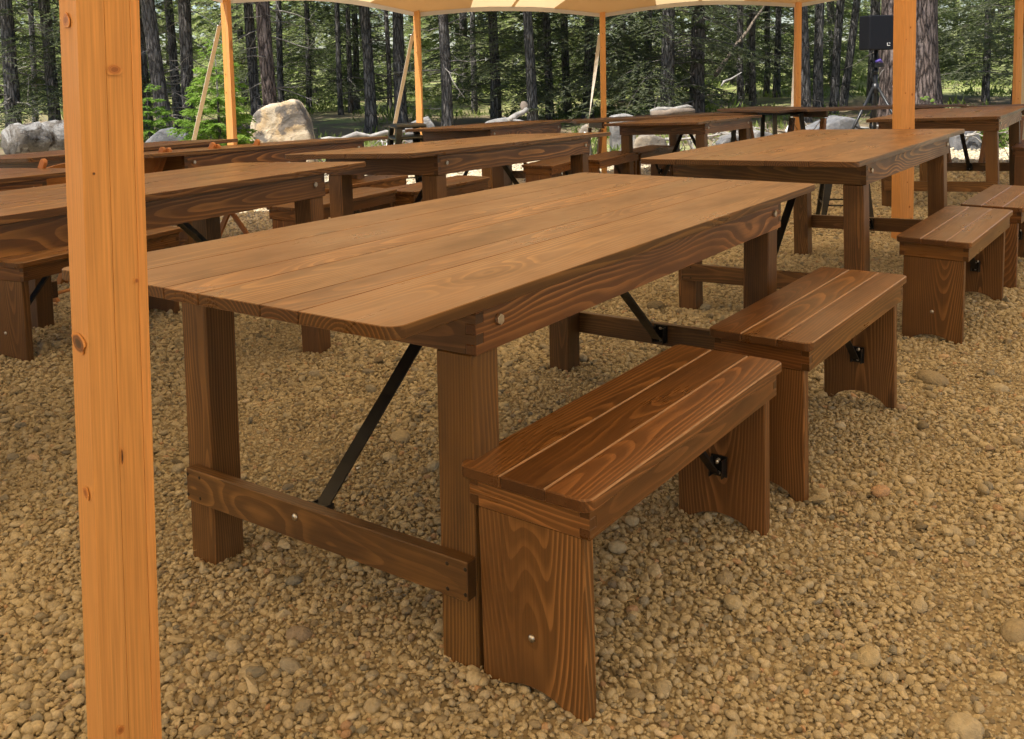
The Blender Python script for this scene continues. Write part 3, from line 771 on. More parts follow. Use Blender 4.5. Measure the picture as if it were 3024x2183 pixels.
def metal_table(x, y, t, label):
    z = gz(x, y); r = empty('metal_leg_table', pose(x, y, t, z), label, 'table')
    for i in range(4):
        w_ = .86/4; co = (0, 0, 1, 1) if i == 0 else ((1, 1, 0, 0) if i == 3 else (0, 0, 0, 0))
        link('plank', prism(rrect(.86, w_-.002, .02, co), .028, M['board_dark'], .002), r, axes((-.43+w_*(i+.5), 0, .80), (0, 1, 0), (-1, 0, 0)))
    v, f = join_vf([box_vf((0, s*.27, .765), (.54, .05, .035)) for s in (-1, 1)]+[box_vf((s*.25, 0, .765), (.04, .49, .035)) for s in (-1, 1)])
    link('frame', mesh_from('frame', v, f, M['steel']), r)
    for sx in (-1, 1):
        for sy in (-1, 1):
            v, f = tube([(sx*.26, sy*.26, .765), (sx*.34, sy*.34, -.03)], [.034, .028], 4); link('leg', mesh_from('leg', v, f, M['steel']), r)
metal_table(3.02, 11.15, R(40), 'square wooden table on splayed black metal legs at far right')

def stool(x, y, z, t, label, group='black metal stools'):
    r = empty('metal_stool', pose(x, y, t, z), label, 'stool', group)
    bm = bmesh.new(); poly = rrect(.31, .31, .06); th = .026
    lo = [bm.verts.new((a*1.06, b*1.06, .425)) for a, b in poly]; mi = [bm.verts.new((a*1.04, b*1.04, .447)) for a, b in poly]
    hi = [bm.verts.new((a*.95, b*.95, .457)) for a, b in poly]; ce = [bm.verts.new((a*.5, b*.5, .451)) for a, b in poly]
    n = len(poly)
    for A_, B_ in ((lo, mi), (mi, hi), (hi, ce)):
        for i in range(n): bm.faces.new((A_[i], A_[(i+1) % n], B_[(i+1) % n], B_[i]))
    bm.faces.new(ce); bm.faces.new(lo[::-1])
    link('seat', finish(bm, 'seat', M['gunmetal'], True), r)
    for sx in (-1, 1):
        for sy in (-1, 1):
            V = []
            for zz, k, w_ in ((.43, .150, .060), (.20, .175, .045), (-.01, .200, .030)):
                V += [(sx*k, sy*k, zz), (sx*(k-w_), sy*k, zz), (sx*(k-w_), sy*(k-.004), zz), (sx*(k-.004), sy*(k-.004), zz), (sx*(k-.004), sy*(k-w_), zz), (sx*k, sy*(k-w_), zz)]
            F = []
            for a in range(2):
                for i in range(6): F.append((a*6+i, a*6+(i+1) % 6, a*6+6+(i+1) % 6, a*6+6+i))
            F += [(0, 1, 2, 3), (0, 3, 4, 5), (12, 13, 14, 15), (12, 15, 16, 17)]
            me = mesh_from('leg', V, F, M['gunmetal']); bm = bmesh.new(); bm.from_mesh(me); bmesh.ops.recalc_face_normals(bm, faces=bm.faces); bm.to_mesh(me); bm.free()
            link('leg', me, r)
    for s in (-1, 1):
        v, f = tube([(s*.165, -.165, .19+.02*s), (s*.165, .165, .19+.02*s)], [.007, .007], 6); link('brace', mesh_from('brace', v, f, M['gunmetal'], True), r)
        v, f = tube([(-.165, s*.165, .17), (.165, s*.165, .17)], [.007, .007], 6); link('brace', mesh_from('brace', v, f, M['gunmetal'], True), r)
    return r
sx_, sy_ = -1.035, 9.35
for k, lab in enumerate(('lowest black metal stool in the stack by the far table', 'second black metal stool from the ground in the stack', 'third black metal stool in the stack by the far table', 'topmost black metal stool in the stack by the far table')):
    stool(sx_+.004*k, sy_, gz(sx_, sy_)+.115*k, R(22), lab)
stool(2.55, 7.25, gz(2.55, 7.25), R(-12), 'single black metal stool behind the right table, only its legs showing')

def folding_chair(x, y, t, label):
    """local -y is the back of the chair; it faces +y"""
    r = empty('folding_chair', pose(x, y, t, gz(x, y)), label, 'chair', 'wooden folding chairs in a row')
    w_ = .40
    for s in (-1, 1):
        p = Vector((s*w_/2, -.20, .795)); q = Vector((s*w_/2, .26, -.02)); d = q-p
        link('back_post', prism(rrect(d.length, .038, .018, n=4), .022, M['chair'], .003), r, axes((p+q)/2, d, Vector((0, d.z, -d.y)), None))
        p = Vector((s*(w_/2-.028), .17, .44)); q = Vector((s*(w_/2-.028), -.22, -.02)); d = q-p
        link('rear_leg', prism(rect(d.length, .034), .020, M['chair'], .003), r, axes((p+q)/2, d, Vector((0, d.z, -d.y)), None))
    bm = bmesh.new(); n = 8; V = []
    for zz, yy in ((.60, -.085), (.742, -.165)):
        for i in range(n+1):
            u = -1+2*i/n; hgt = zz+(.022*(1-u*u) if zz > .7 else 0)
            for th in (0, .012): V.append(bm.verts.new((u*(w_/2-.012), yy-.025*(1-u*u)-th, hgt)))
    k = 2*(n+1)
    for i in range(n):
        a = 2*i
        bm.faces.new((V[a], V[a+2], V[k+a+2], V[k+a])); bm.faces.new((V[a+1], V[k+a+1], V[k+a+3], V[a+3]))
        bm.faces.new((V[a], V[a+1], V[a+3], V[a+2])); bm.faces.new((V[k+a], V[k+a+2], V[k+a+3], V[k+a+1]))
    bm.faces.new((V[0], V[k], V[k+1], V[1])); bm.faces.new((V[2*n], V[2*n+1], V[k+2*n+1], V[k+2*n]))
    link('backrest', finish(bm, 'backrest', M['chair'], False), r)
    link('seat', prism(rrect(w_-.05, .38, .03), .022, M['chair'], .004), r, axes((0, .06, .445), (1, 0, 0), (0, 1, 0)))
    for yy, zz in ((.20, .09), (-.16, .06), (.10, .27)):
        v, f = tube([(-w_/2+.01, yy, zz), (w_/2-.01, yy, zz)], [.010, .010], 8); link('rung', mesh_from('rung', v, f, M['chair'], True), r)
c0 = Vector((-2.56, 5.26)); cdir = Vector((.43, .903))
for k, lab in enumerate(('nearest wooden folding chair of the row, left of the nearest pole', 'second wooden folding chair of the row, hidden by the nearest pole', 'third wooden folding chair of the row, just right of the nearest pole', 'farthest wooden folding chair of the row, toward the tan boulder')):
    q = c0+cdir*(.43*k)
    folding_chair(q.x, q.y, math.atan2(cdir.y, cdir.x)-.0+random.uniform(-.06, .06), lab)

def speaker(x, y):
    z = gz(x, y)
    r = empty('speaker_stand', pose(x, y, R(8), z), 'black tripod stand holding the loudspeaker', 'stand')
    def tb(name, a, b, r0, r1=None, mat='steel'):
        v, f = tube([a, b], [r0, r1 or r0], 10); return link(name, mesh_from(name, v, f, M[mat], True), r)
    tb('pole', (0, 0, .30), (0, 0, 1.62), .026); tb('collar', (0, 0, .92), (0, 0, 1.06), .05); tb('collar', (0, 0, 1.20), (0, 0, 1.27), .04)
    for k in range(3):
        a = R(190+120*k); cx, sx2 = math.cos(a), math.sin(a)
        tb('leg', (.04*cx, .04*sx2, 1.0), (.62*cx, .62*sx2, .0), .022)
        tb('brace', (.03*cx, .03*sx2, .34), (.34*cx, .34*sx2, .44), .014)
    v, f = box_vf((.0, -.05, 1.33), (.14, .10, .06)); link('cable_tray', mesh_from('cable_tray', v, f, M['steel']), r)
    v, f = tube([(-.06, -.10, 1.38), (0, -.11, 1.40), (.05, -.09, 1.375)], [.02, .028, .015], 7, wob=.2); link('cloth', mesh_from('cloth', v, f, M['purple'], True), r)
    s = empty('loudspeaker', pose(x, y, R(8), z), 'black loudspeaker up on a stand beside the thick right pole', 'speaker')
    link('cabinet', prism(rrect(.38, .50, .02), .30, M['speaker'], .008), s, axes((0, 0, 1.80), (1, 0, 0), (0, 0, 1)))
    g_ = link('grille', prism(rrect(.36, .48, .015), .012, M['grille'], .004), s, axes((0, -.155, 1.80), (1, 0, 0), (0, 0, 1)))
    # emblem: an open square bracket mark
    for c, sz in (((.085, -.170, 0), (.008, .044, .003)), ((.105, -.188, 0), (.046, .008, .003)), ((.124, -.155, 0), (.008, .016, .003)), ((.116, -.150, 0), (.024, .006, .003))):
        v, f = box_vf((c[0], c[1], .0075), sz); link('emblem', mesh_from('emblem', v, f, M['white']), g_)
speaker(5.36, 14.0)

# ------------------------------------------------------------------ forest
def tri_mesh(name, P, mat):
    """P: (n,3,3) triangles"""
    n = len(P); me = bpy.data.meshes.new(name)
    me.vertices.add(3*n); me.vertices.foreach_set('co', np.ascontiguousarray(P, np.float32).ravel())
    me.loops.add(3*n); me.loops.foreach_set('vertex_index', np.arange(3*n, dtype=np.int32))
    me.polygons.add(n); me.polygons.foreach_set('loop_start', np.arange(0, 3*n, 3, dtype=np.int32))
    me.update(calc_edges=True); me.materials.append(mat); return me
def boughs(seed, spec, needle=.075, nw=.011, twig_gap=.075, per=7):
    """spec: list of (height, length, azimuth, tilt, droop); returns triangles of needles and of the bough wood"""
    r = np.random.default_rng(seed); T = []; Wd = []
    for (hz, L, az, tilt, droop) in spec:
        ca, sa = math.cos(az), math.sin(az); o = np.array([ca, sa, 0]); sd = np.array([-sa, ca, 0]); up = np.array([0, 0, 1.])
        def P(s): return np.array([0, 0, hz])+o*(.08+L*s)+up*(tilt*L*s-droop*L*s*s)
        # wood of the bough: a thin three-sided spine
        ss = np.linspace(0, 1, 5); pts = np.array([P(s) for s in ss]); wd = .010*L/1.6+.003
        for i in range(4):
            a, b = pts[i], pts[i+1]; w0 = wd*(1-ss[i])+.002; w1 = wd*(1-ss[i+1])+.001
            for d1, d2 in ((sd, up), (up, -sd*.8), (-sd*.8, sd)):
                Wd.append([a+d1*w0, b+d1*w1, b+d2*w1]); Wd.append([a+d1*w0, b+d2*w1, a+d2*w0])
        m = max(4, int(L*.82/twig_gap))
        for i in range(m):
            s = .18+.82*(i+r.random())/m; base = P(s)
            for sg in (-1, 1):
                lt = L*(.10+.30*(1-s)**.8)*r.uniform(.6, 1.2)+.05
                tdir = o*r.uniform(.5, .95)+sd*sg*r.uniform(.6, 1.0)+up*r.uniform(-.35, .08); tdir /= np.linalg.norm(tdir)
                sag = r.uniform(.05, .5)*lt
                k = max(3, int(per*lt/.2))
                u = (np.arange(k)+r.random(k)*.6)/k
                bp = base+tdir*(lt*u)[:, None]-up*(sag*u*u)[:, None]
                side = np.cross(tdir, up); side /= np.linalg.norm(side)+1e-9
                sgn = np.where(np.arange(k) % 2 == 0, 1., -1.)[:, None]
                nd = tdir*.8+side*sgn*r.uniform(.35, .95, (k, 1))+up*r.uniform(-.45, .35, (k, 1)); nd /= np.linalg.norm(nd, axis=1)[:, None]
                nl = needle*r.uniform(.7, 1.4, (k, 1)); wv = np.cross(nd, up+r.normal(0, .6, (k, 3))); wv /= np.linalg.norm(wv, axis=1)[:, None]+1e-9
                wv *= nw*r.uniform(.7, 1.4, (k, 1))
                T.append(np.stack([bp-wv, bp+wv, bp+nd*nl], 1))
    return np.concatenate(T), np.array(Wd)
def fir_spec(seed, z0, z1, H, lmax, rate, droop=.35, tilt=.12):
    r = np.random.default_rng(seed); out = []; z = z0
    while z < z1:
        k = 1-(z/H); L = lmax*min(1, k*1.35+.06)*r.uniform(.65, 1.15)
        out.append((z, max(.12, L), r.uniform(0, 6.283), tilt+r.uniform(-.1, .14), droop*r.uniform(.6, 1.4))); z += r.uniform(.4, 1.6)/rate
    return out
CROWN = {}
def crowns():
    # dense firs, green nearly to the ground
    for v in range(3):
        sp = fir_spec(20+v, .8, 7.0, 15, 2.4, 11, .46, .10)+fir_spec(50+v, 7.0, 15, 15.2, 1.9, 4.5, .3, .1)
        T, Wd = boughs(300+v, sp, .10, .015, .12, 6); CROWN['fir%d' % v] = (T, Wd, 'needle')
    # tall pines: bare below, a thin veil of boughs from three metres up
    for v in range(3):
        sp = fir_spec(80+v, 3.0+.5*v, 6.5, 17, 2.2, 6, .38, .12)+fir_spec(90+v, 6.5, 17, 17.2, 1.9, 4, .25, .15)
        T, Wd = boughs(400+v, sp, .11, .016, .13, 6); CROWN['pine%d' % v] = (T, Wd, 'needle')
    # lighter trees further back
    for v in range(3):
        sp = fir_spec(120+v, .35, 7.0, 12, 2.2, 8.5, .42, .1)+fir_spec(130+v, 7.0, 11, 11.2, 1.6, 3.5, .3, .1)
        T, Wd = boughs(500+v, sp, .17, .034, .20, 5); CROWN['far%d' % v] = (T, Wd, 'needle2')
    # saplings
    for v in range(2):
        sp = []
        r = np.random.default_rng(900+v)
        for lv in range(11):
            z = .10+1.30*lv/11; L = .60*(1-z/1.55)+.06
            for k in range(7): sp.append((z+r.uniform(-.03, .03), L*r.uniform(.75, 1.15), k*.9+lv*.5+r.uniform(-.2, .2), .30+r.uniform(-.1, .1), .20))
        sp += [(1.40+.03*k, .10, k*1.3, .9, 0) for k in range(5)]
        T, Wd = boughs(600+v, sp, .045, .0085, .022, 18); CROWN['sap%d' % v] = (T, Wd, 'needle3')
    for k, (T, Wd, mt) in list(CROWN.items()):
        CROWN[k] = (tri_mesh('crown', T, M[mt]), tri_mesh('boughs', Wd, M['twig_dark']), len(T))
    print('crown tris', sum(c[2] for c in CROWN.values()))
crowns()
def trunk_mesh(H, r0, lean, seed, mat, n=12, rough=.05):
    r = np.random.default_rng(seed); k = 16; pts = []; rad = []
    for i in range(k+1):
        t = (i/k)**1.6; z = H*t-.25*(1 if i == 0 else 0)
        pts.append((lean*z*(1-.3*t)+.03*math.sin(z*.9+seed), .02*math.sin(z*.7+seed*2), z)); rad.append(r0*(1+.40*math.exp(-max(z, 0)/.28))*(1-.80*t)+.015)
    v, f = tube(pts, rad, n, True, .0, rough, seed); return mesh_from('trunk', v, f, mat, True), pts
def dead_branches(seed, r0, lean, z0, z1, count, lmax):
    r = np.random.default_rng(seed); parts = []
    for i in range(count):
        z = r.uniform(z0, z1); a = r.uniform(0, 6.283); L = lmax*r.uniform(.3, 1.0)
        d = Vector((math.cos(a), math.sin(a), r.uniform(-.35, .25))); p = Vector((lean*z, 0, z))+Vector((d.x, d.y, 0))*r0*.8
        pts = [p]
        for k in range(4):
            d = (d+Vector(r.normal(0, .22, 3))+Vector((0, 0, -.05))).normalized(); p = p+d*(L/4); pts.append(p)
        w_ = .006+.009*L
        parts.append(tube(pts, [w_, w_*.8, w_*.6, w_*.4, w_*.2], 4, False))
        for q in range(r.integers(1, 5)):
            b = pts[r.integers(1, 4)]; e = (d+Vector(r.normal(0, .8, 3))).normalized()*L*r.uniform(.15, .45); md = b+e*.5+Vector(r.normal(0, .04, 3))
            parts.append(tube([b, md, b+e], [w_*.45, w_*.35, w_*.15], 3, False))
    return join_vf(parts)
def tree(px, Y, dia, kind, label, lean=0.0, H=None, bark='bark', twigs=14, twl=1.0, group='conifers at the edge of the wood', twmat='twig', scale=1.0, zoff=0, rot=None):
    x = xof(px, Y); z = gz(x, Y)-.05
    r = empty('conifer_tree', Matrix.Translation((x, Y, z+zoff)), label, 'tree', group)
    sd = int(abs(px*7+Y*13)); H = H or 15+sd % 5
    me, pts = trunk_mesh(H, dia/2*(.88 if dia < .6 else 1), lean, sd, M[bark], 16 if dia > .6 else 11, .07)
    link('trunk', me, r)
    if kind:
        c = CROWN[kind]; Mx = Matrix.Translation((lean*3, 0, 0)) @ Euler((0, 0, sd*1.7 if rot is None else rot)).to_matrix().to_4x4() @ Matrix.Scale(scale, 4)
        cr = link('crown', c[0], r, Mx); tag(cr, kind='stuff'); link('boughs', c[1], cr)
    if twigs:
        v, f = dead_branches(sd, dia/2, lean, .5, 5.2, int(twigs*1.7), twl*1.1)
        tag(link('bare_branches', mesh_from('bare_branches', v, f, M[twmat]), r), kind='stuff')
    return r
TREES = [
 (32, 19, .29, 'pine0', 'dark trunk at the left picture edge above the lichened log', -.01, 'bark_dark', 26, 1.3),
 (92, 24, .13, None, 'thin dark trunk left of the nearest pole', .05, 'bark_dark', 10, .8),
 (162, 20, .25, 'fir1', 'dark trunk just left of the nearest pole', -.05, 'bark_dark', 18, 1.0),
 (428, 21, .22, None, 'twiggy trunk hugging the right edge of the nearest pole', -.01, 'bark', 26, 1.0),
 (482, 19, .30, 'pine1', 'grey trunk left of the leftmost guy strap, above the grey boulder', -.07, 'bark', 20, 1.0),
 (528, 23, .22, 'pine2', 'dark slim trunk behind the leftmost guy strap', -.06, 'bark_dark', 12, .9),
 (556, 20, .29, 'pine0', 'straight grey trunk between the leftmost guy strap and first side pole', -.005, 'bark', 22, 1.0),
 (752, 22, .24, 'pine1', 'brown trunk behind and left of the pinkish trunk above the tan boulder', -.01, 'bark', 22, 1.2),
 (798, 19, .31, 'pine2', 'pinkish grey trunk rising behind the tan boulder', -.02, 'bark_pine', 26, 1.0),
 (832, 25, .16, None, 'slim dark trunk right of the pinkish trunk', .0, 'bark_dark', 10, .9),
 (912, 27, .15, 'fir0', 'slim trunk in the dense green right of the tan boulder', .0, 'bark_dark', 6, .8),
 (1008, 25, .13, None, 'very thin dark trunk above the bleached branches', -.02, 'bark_dark', 8, .8),
 (1030, 26, .12, None, 'very thin leaning trunk above the bleached branches', .03, 'bark', 8, .8),
 (1052, 28, .18, 'fir2', 'slim trunk behind the black trunk by the second guy strap', .0, 'bark_dark', 8, .8),
 (1092, 21, .25, 'pine0', 'black trunk left of the guy strap by the stools', -.03, 'bark_dark', 16, 1.0),
 (1150, 26, .12, None, 'thin grey trunk behind the guy strap by the stools', -.02, 'bark', 12, .9),
 (1184, 21, .28, 'pine1', 'thick black trunk left of the pole behind the stools', .0, 'bark_dark', 18, 1.0),
 (1320, 20, .23, 'pine2', 'grey trunk right of the pole behind the stools', -.03, 'bark', 16, 1.2),
 (1398, 27, .16, None, 'thin dark trunk above the far narrow table', .02, 'bark_dark', 8, .8),
 (1460, 22, .25, 'fir0', 'mossy dark trunk above the white flat rock', -.01, 'bark_dark', 14, 1.1),
 (1568, 20, .22, 'pine0', 'straight brown-black trunk beside the broken white log', -.01, 'bark_dark', 8, .7),
 (1625, 22, .19, 'pine1', 'curved dark trunk between the broken white log and middle side pole', -.04, 'bark_dark', 8, .8),
 (1672, 23, .19, 'pine2', 'grey trunk behind the twisted guy strap', .0, 'bark', 10, .8),
 (1738, 22, .25, 'fir1', 'dark trunk just left of the middle side pole', .01, 'bark_dark', 12, .9),
 (1838, 28, .18, None, 'slim trunk right of the middle side pole', .02, 'bark', 8, .8),
 (1882, 26, .20, 'fir2', 'leaning slim trunk right of the middle side pole', -.05, 'bark_dark', 8, .8),
 (1918, 25, .22, None, 'dark trunk under the lime-tipped fir boughs', .0, 'bark_dark', 10, .8),
 (1975, 20, .30, 'fir0', 'fir with lime-tipped boughs right of the middle side pole', .0, 'bark_dark', 14, 1.0),
 (2062, 21, .33, None, 'grey dead fir with a thicket of bare twigs', .0, 'bark', 70, 1.4),
 (2190, 25, .17, 'pine0', 'left one of two straight trunks left of the fourth side pole', -.01, 'bark', 8, .8),
 (2224, 26, .18, 'pine1', 'right one of two straight trunks left of the fourth side pole', .0, 'bark', 10, .9),
 (2262, 30, .17, None, 'dim trunk behind the thin pale guy strap', .01, 'bark_dark', 8, .8),
 (2295, 29, .20, 'fir2', 'dim trunk touching the thin pale guy strap', .0, 'bark_dark', 8, .8),
 (2372, 20, .34, 'pine2', 'thick dark trunk right of the fourth side pole', -.04, 'bark_dark', 14, 1.0),
 (2420, 22, .22, None, 'dark trunk second right of the fourth side pole', .0, 'bark_dark', 8, .9),
 (2462, 23, .20, 'pine0', 'trunk leaning right, left of the loudspeaker', .07, 'bark_dark', 8, .9),
 (2485, 24, .20, None, 'second leaning trunk left of the loudspeaker', .14, 'bark_dark', 8, .9),
 (2578, 25, .28, 'pine1', 'dim trunk behind the loudspeaker stand', .0, 'bark_dark', 6, .9),
 (2684, 17, .98, 'pine2', 'huge old pine with plated bark behind the thick right pole', .0, 'bark_pine', 6, 1.0),
 (2912, 24, .17, 'fir1', 'slim dark trunk in the bright green right of the huge pine', -.01, 'bark_dark', 10, .8),
 (3010, 21, .28, 'fir2', 'dark trunk at the right picture edge', .0, 'bark_dark', 10, .8),
]
for t in TREES:
    px, Y, dia, kind, lab, lean, bk, tw, twl = t
    tree(px, Y, dia, kind, lab, lean, None, bk, tw, twl, twmat='twig' if bk != 'bark_dark' or px < 500 else 'twig_dark', H=21 if dia > .6 else None, zoff=0) if False else \
    tree(px, Y, dia, kind, lab, lean, 21 if dia > .6 else None, bk, tw, twl, twmat='twig' if (bk != 'bark_dark' or px < 500) else 'twig_dark')
# trees that fill the wood behind, green low down
r_ = np.random.default_rng(77)
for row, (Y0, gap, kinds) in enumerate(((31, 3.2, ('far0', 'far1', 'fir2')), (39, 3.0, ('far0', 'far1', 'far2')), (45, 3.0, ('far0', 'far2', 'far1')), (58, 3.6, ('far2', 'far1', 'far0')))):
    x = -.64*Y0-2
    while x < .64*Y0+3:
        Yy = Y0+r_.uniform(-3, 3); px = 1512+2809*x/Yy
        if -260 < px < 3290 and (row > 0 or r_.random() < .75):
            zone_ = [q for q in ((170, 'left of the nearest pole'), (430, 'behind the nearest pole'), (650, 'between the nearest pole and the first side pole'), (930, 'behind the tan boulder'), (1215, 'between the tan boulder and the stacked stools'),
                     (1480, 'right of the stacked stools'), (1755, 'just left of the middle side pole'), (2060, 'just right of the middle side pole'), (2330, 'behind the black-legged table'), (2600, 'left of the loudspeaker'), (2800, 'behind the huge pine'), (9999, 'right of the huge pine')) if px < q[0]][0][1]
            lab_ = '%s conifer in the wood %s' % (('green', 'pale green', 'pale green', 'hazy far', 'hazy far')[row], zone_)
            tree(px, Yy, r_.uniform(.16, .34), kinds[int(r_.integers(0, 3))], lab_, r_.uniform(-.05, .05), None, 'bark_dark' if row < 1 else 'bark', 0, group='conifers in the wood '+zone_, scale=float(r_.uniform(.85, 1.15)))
        x += gap*r_.uniform(.7, 1.35)
# small firs in front of the wood
def sapling(px, Y, hgt, kind, label, name='young_fir', wide=1.0):
    x = xof(px, Y); s = hgt/1.5
    r = empty(name, Matrix.Translation((x, Y, gz(x, Y)-.02)), label, 'tree', 'young firs in front of the wood')
    v, f = tube([(0, 0, -.1), (.01, 0, .6*s), (0, .01, 1.42*s)], [.024*s, .016*s, .004], 7); link('trunk', mesh_from('trunk', v, f, M['bark'], True), r)
    c = CROWN[kind]; cr = link('crown', c[0], r, Euler((0, 0, px*.3)).to_matrix().to_4x4() @ Matrix.Diagonal((s*wide, s*wide, s, 1))); tag(cr, kind='stuff'); link('boughs', c[1], cr)
sapling(640, 11.6, 1.74, 'sap0', 'bright green young fir behind the first side pole', wide=.80)
sapling(432, 14.0, 1.30, 'sap1', 'young green fir peeking out right of the nearest pole')
sapling(2740, 15.4, .75, 'sap1', 'low yellow-green fir seedling at the foot of the huge pine')
sapling(2925, 14.6, .62, 'sap0', 'low bright green seedling right of the huge pine')

# ------------------------------------------------------------------ rocks, logs and brush at the edge of the gravel
def rock(name, pts, mat, label, sub=4, nz=.05, seed=1, group='boulders at the edge of the gravel'):
    """rounded hull of world points with broken relief"""
    bm = bmesh.new(); c = sum((Vector(p) for p in pts), Vector())/len(pts)
    for p in pts: bm.verts.new(Vector(p)-c)
    bmesh.ops.convex_hull(bm, input=bm.verts); bm.normal_update()
    N = np.array([f.normal for f in bm.faces]); D = np.array([f.normal.dot(f.verts[0].co) for f in bm.faces])
    size = max((v.co.length for v in bm.verts)); bm.free()
    k = D > .02*size; N = N[k]; D = D[k]
    bm = bmesh.new(); bmesh.ops.create_icosphere(bm, subdivisions=sub+1, radius=1)
    r = np.random.default_rng(seed); K = r.normal(size=(12, 3)); Ph = r.uniform(0, 6.3, 12); Fq = np.array([2, 2.5, 3, 4, 5, 7, 9, 12, 16, 22, 30, 40])
    for v in bm.verts:
        d = np.array(v.co); q = np.clip(N@d/D, 1e-6, None); rr = (q**60).sum()**(-1/60)
        s = sum(math.sin(float(K[i]@d)*Fq[i]*.7+Ph[i]+(2*s_ if i > 3 else 0))/(1+i*.5) for i, s_ in ((i, math.sin(3*d[0]+2*d[2]+i)) for i in range(12)))
        v.co = Vector(d)*rr*(1+s*nz*.35)
    me = finish(bm, name, M[mat], True)
    o = link(name, me, None, Matrix.Translation(c)); tag(o, label, 'rock', group); return o
def screen_rock(outline, Y, depth, mat, label, seed, nz=.05, base=None):
    pts = []
    for k, (px, py) in enumerate(outline):
        a = at(px, py, Y); pts.append(a); b = at(px, py, Y); b = Vector((b.x*.92+.08*at(outline[0][0], py, Y).x, Y+depth, b.z-.12*(k % 2))); pts.append(b)
    xs = [p.x for p in pts]; zz = gz(sum(xs)/len(xs), Y)-.15
    for x in (min(xs), max(xs)):
        pts += [Vector((x*.97+.03*sum(xs)/len(xs), Y-.08, zz)), Vector((x, Y+depth*.9, zz))]
    return rock('boulder', pts, mat, label, seed=seed, nz=nz)
screen_rock([(727, 395), (732, 350), (757, 322), (800, 312), (858, 294), (884, 302), (905, 350), (924, 415)], 13.4, .75, 'rock_tan', 'big tan boulder with dark patches, left of centre at the forest edge', 3, .09)
screen_rock([(425, 420), (452, 395), (474, 380), (500, 390), (540, 408)], 12.6, .5, 'rock_grey', 'pointed dark grey boulder under the leftmost guy strap', 4, .03)
screen_rock([(1195, 380), (1215, 360), (1262, 346), (1285, 372), (1292, 392)], 15.2, .5, 'rock_pale', 'pale boulder behind the stacked black stools', 5, .03)
screen_rock([(1428, 368), (1450, 355), (1500, 350), (1568, 360), (1572, 368)], 15.0, .5, 'rock_pale', 'low whitish rock behind the far narrow table', 6, .05)
screen_rock([(1806, 346), (1828, 336), (1860, 338), (1878, 346)], 15.5, .4, 'rock_pale', 'small white rock right of the middle side pole', 7, .03)
screen_rock([(1868, 440), (1880, 405), (1925, 398), (1965, 410), (1975, 445)], 13.3, .5, 'rock_mixed', 'brown grey boulder seen under the far middle table', 8, .05)
screen_rock([(2130, 425), (2150, 402), (2180, 398), (2205, 425)], 13.0, .35, 'rock_grey', 'small dark rock under the thin-topped table in the middle', 9, .04)
screen_rock([(2140, 410), (2170, 385), (2260, 388), (2300, 400), (2330, 425)], 14.2, .5, 'rock_pale', 'pale blue-grey slab of rock behind the black-legged table', 10, .03)
screen_rock([(2385, 392), (2440, 368), (2500, 345), (2535, 355), (2545, 392)], 14.2, .6, 'rock_grey', 'bluish grey boulder left of the speaker stand', 11, .05)
screen_rock([(2812, 430), (2820, 395), (2870, 382), (2895, 400), (2905, 432)], 14.4, .5, 'rock_grey', 'grey boulder under the farther right table', 12, .05)
screen_rock([(1700, 425), (1716, 375), (1740, 368), (1748, 430)], 13.6, .3, 'rock_mixed', 'upright brownish rock behind the middle side pole', 13, .05)
def log_obj(name, pts, rads, mat, label, group=None, n=9, wob=.12, seed=0, cat='log'):
    pts = [Vector(p) for p in pts]; c = pts[0].copy()
    v, f = tube([p-c for p in pts], rads, n, True, .1, wob, seed)
    o = link(name, mesh_from(name, v, f, M[mat], True), None, Matrix.Translation(c)); tag(o, label, cat, group); return o
def between(p, q, k=6, sag=.02, seed=0):
    r = np.random.default_rng(seed); p = Vector(p); q = Vector(q); L = (q-p).length
    return [p+(q-p)*(i/k)+Vector(r.normal(0, sag*L, 3))*(0 if i in (0, k) else 1) for i in range(k+1)]
log_obj('fallen_log', between(at(28, 418, 11.8), at(330, 398, 13.0), 14, .012, 3), [.19, .225, .215, .23, .20, .225, .24, .21, .22, .20, .215, .205, .2, .19, .17], 'log_lichen', 'thick lichened fallen log at the left picture edge', n=26, wob=.10, seed=5)
log_obj('fallen_log', between(at(925, 418, 14.2), at(1210, 386, 15.0), 7, .012, 4), [.035, .05, .045, .05, .04, .04, .03, .02], 'driftwood', 'long bleached log lying right of the tan boulder')
log_obj('fallen_log', between(at(1500, 358, 15.0), at(1556, 322, 15.2), 4, .02, 5), [.05, .05, .045, .04, .035], 'driftwood', 'broken white log slanting up left of the curved dark trunk')
log_obj('fallen_log', between(at(1550, 335, 15.25), at(1546, 300, 15.3), 3, .03, 8), [.05, .06, .07, .03], 'deadwood', 'upright splintered stub at the end of the broken white log')
log_obj('fallen_log', between(at(1922, 330, 15.2), at(2045, 317, 15.6), 6, .015, 6), [.03, .045, .05, .045, .05, .035, .02], 'driftwood', 'bleached log with an upright stub near the dead fir')
log_obj('fallen_log', between(at(1925, 340, 15.0), at(2050, 328, 15.2), 6, .015, 9), [.06, .07, .06, .06, .055, .05, .04], 'deadwood', 'brown log lying under the bleached log near the dead fir')
log_obj('leaning_branch', between(at(2112, 222, 23), at(2262, 12, 25), 8, .006, 7), [.055, .055, .05, .05, .045, .04, .035, .03, .02], 'deadwood', 'broken branch hanging diagonally with a fresh orange snapped end', cat='branch')
log_obj('leaning_branch', between(at(2130, 254, 17), at(2190, 214, 17.2), 4, .03, 2), [.014, .02, .018, .014, .008], 'driftwood', 'pale forked dead stick standing left of the fourth side pole', cat='branch')
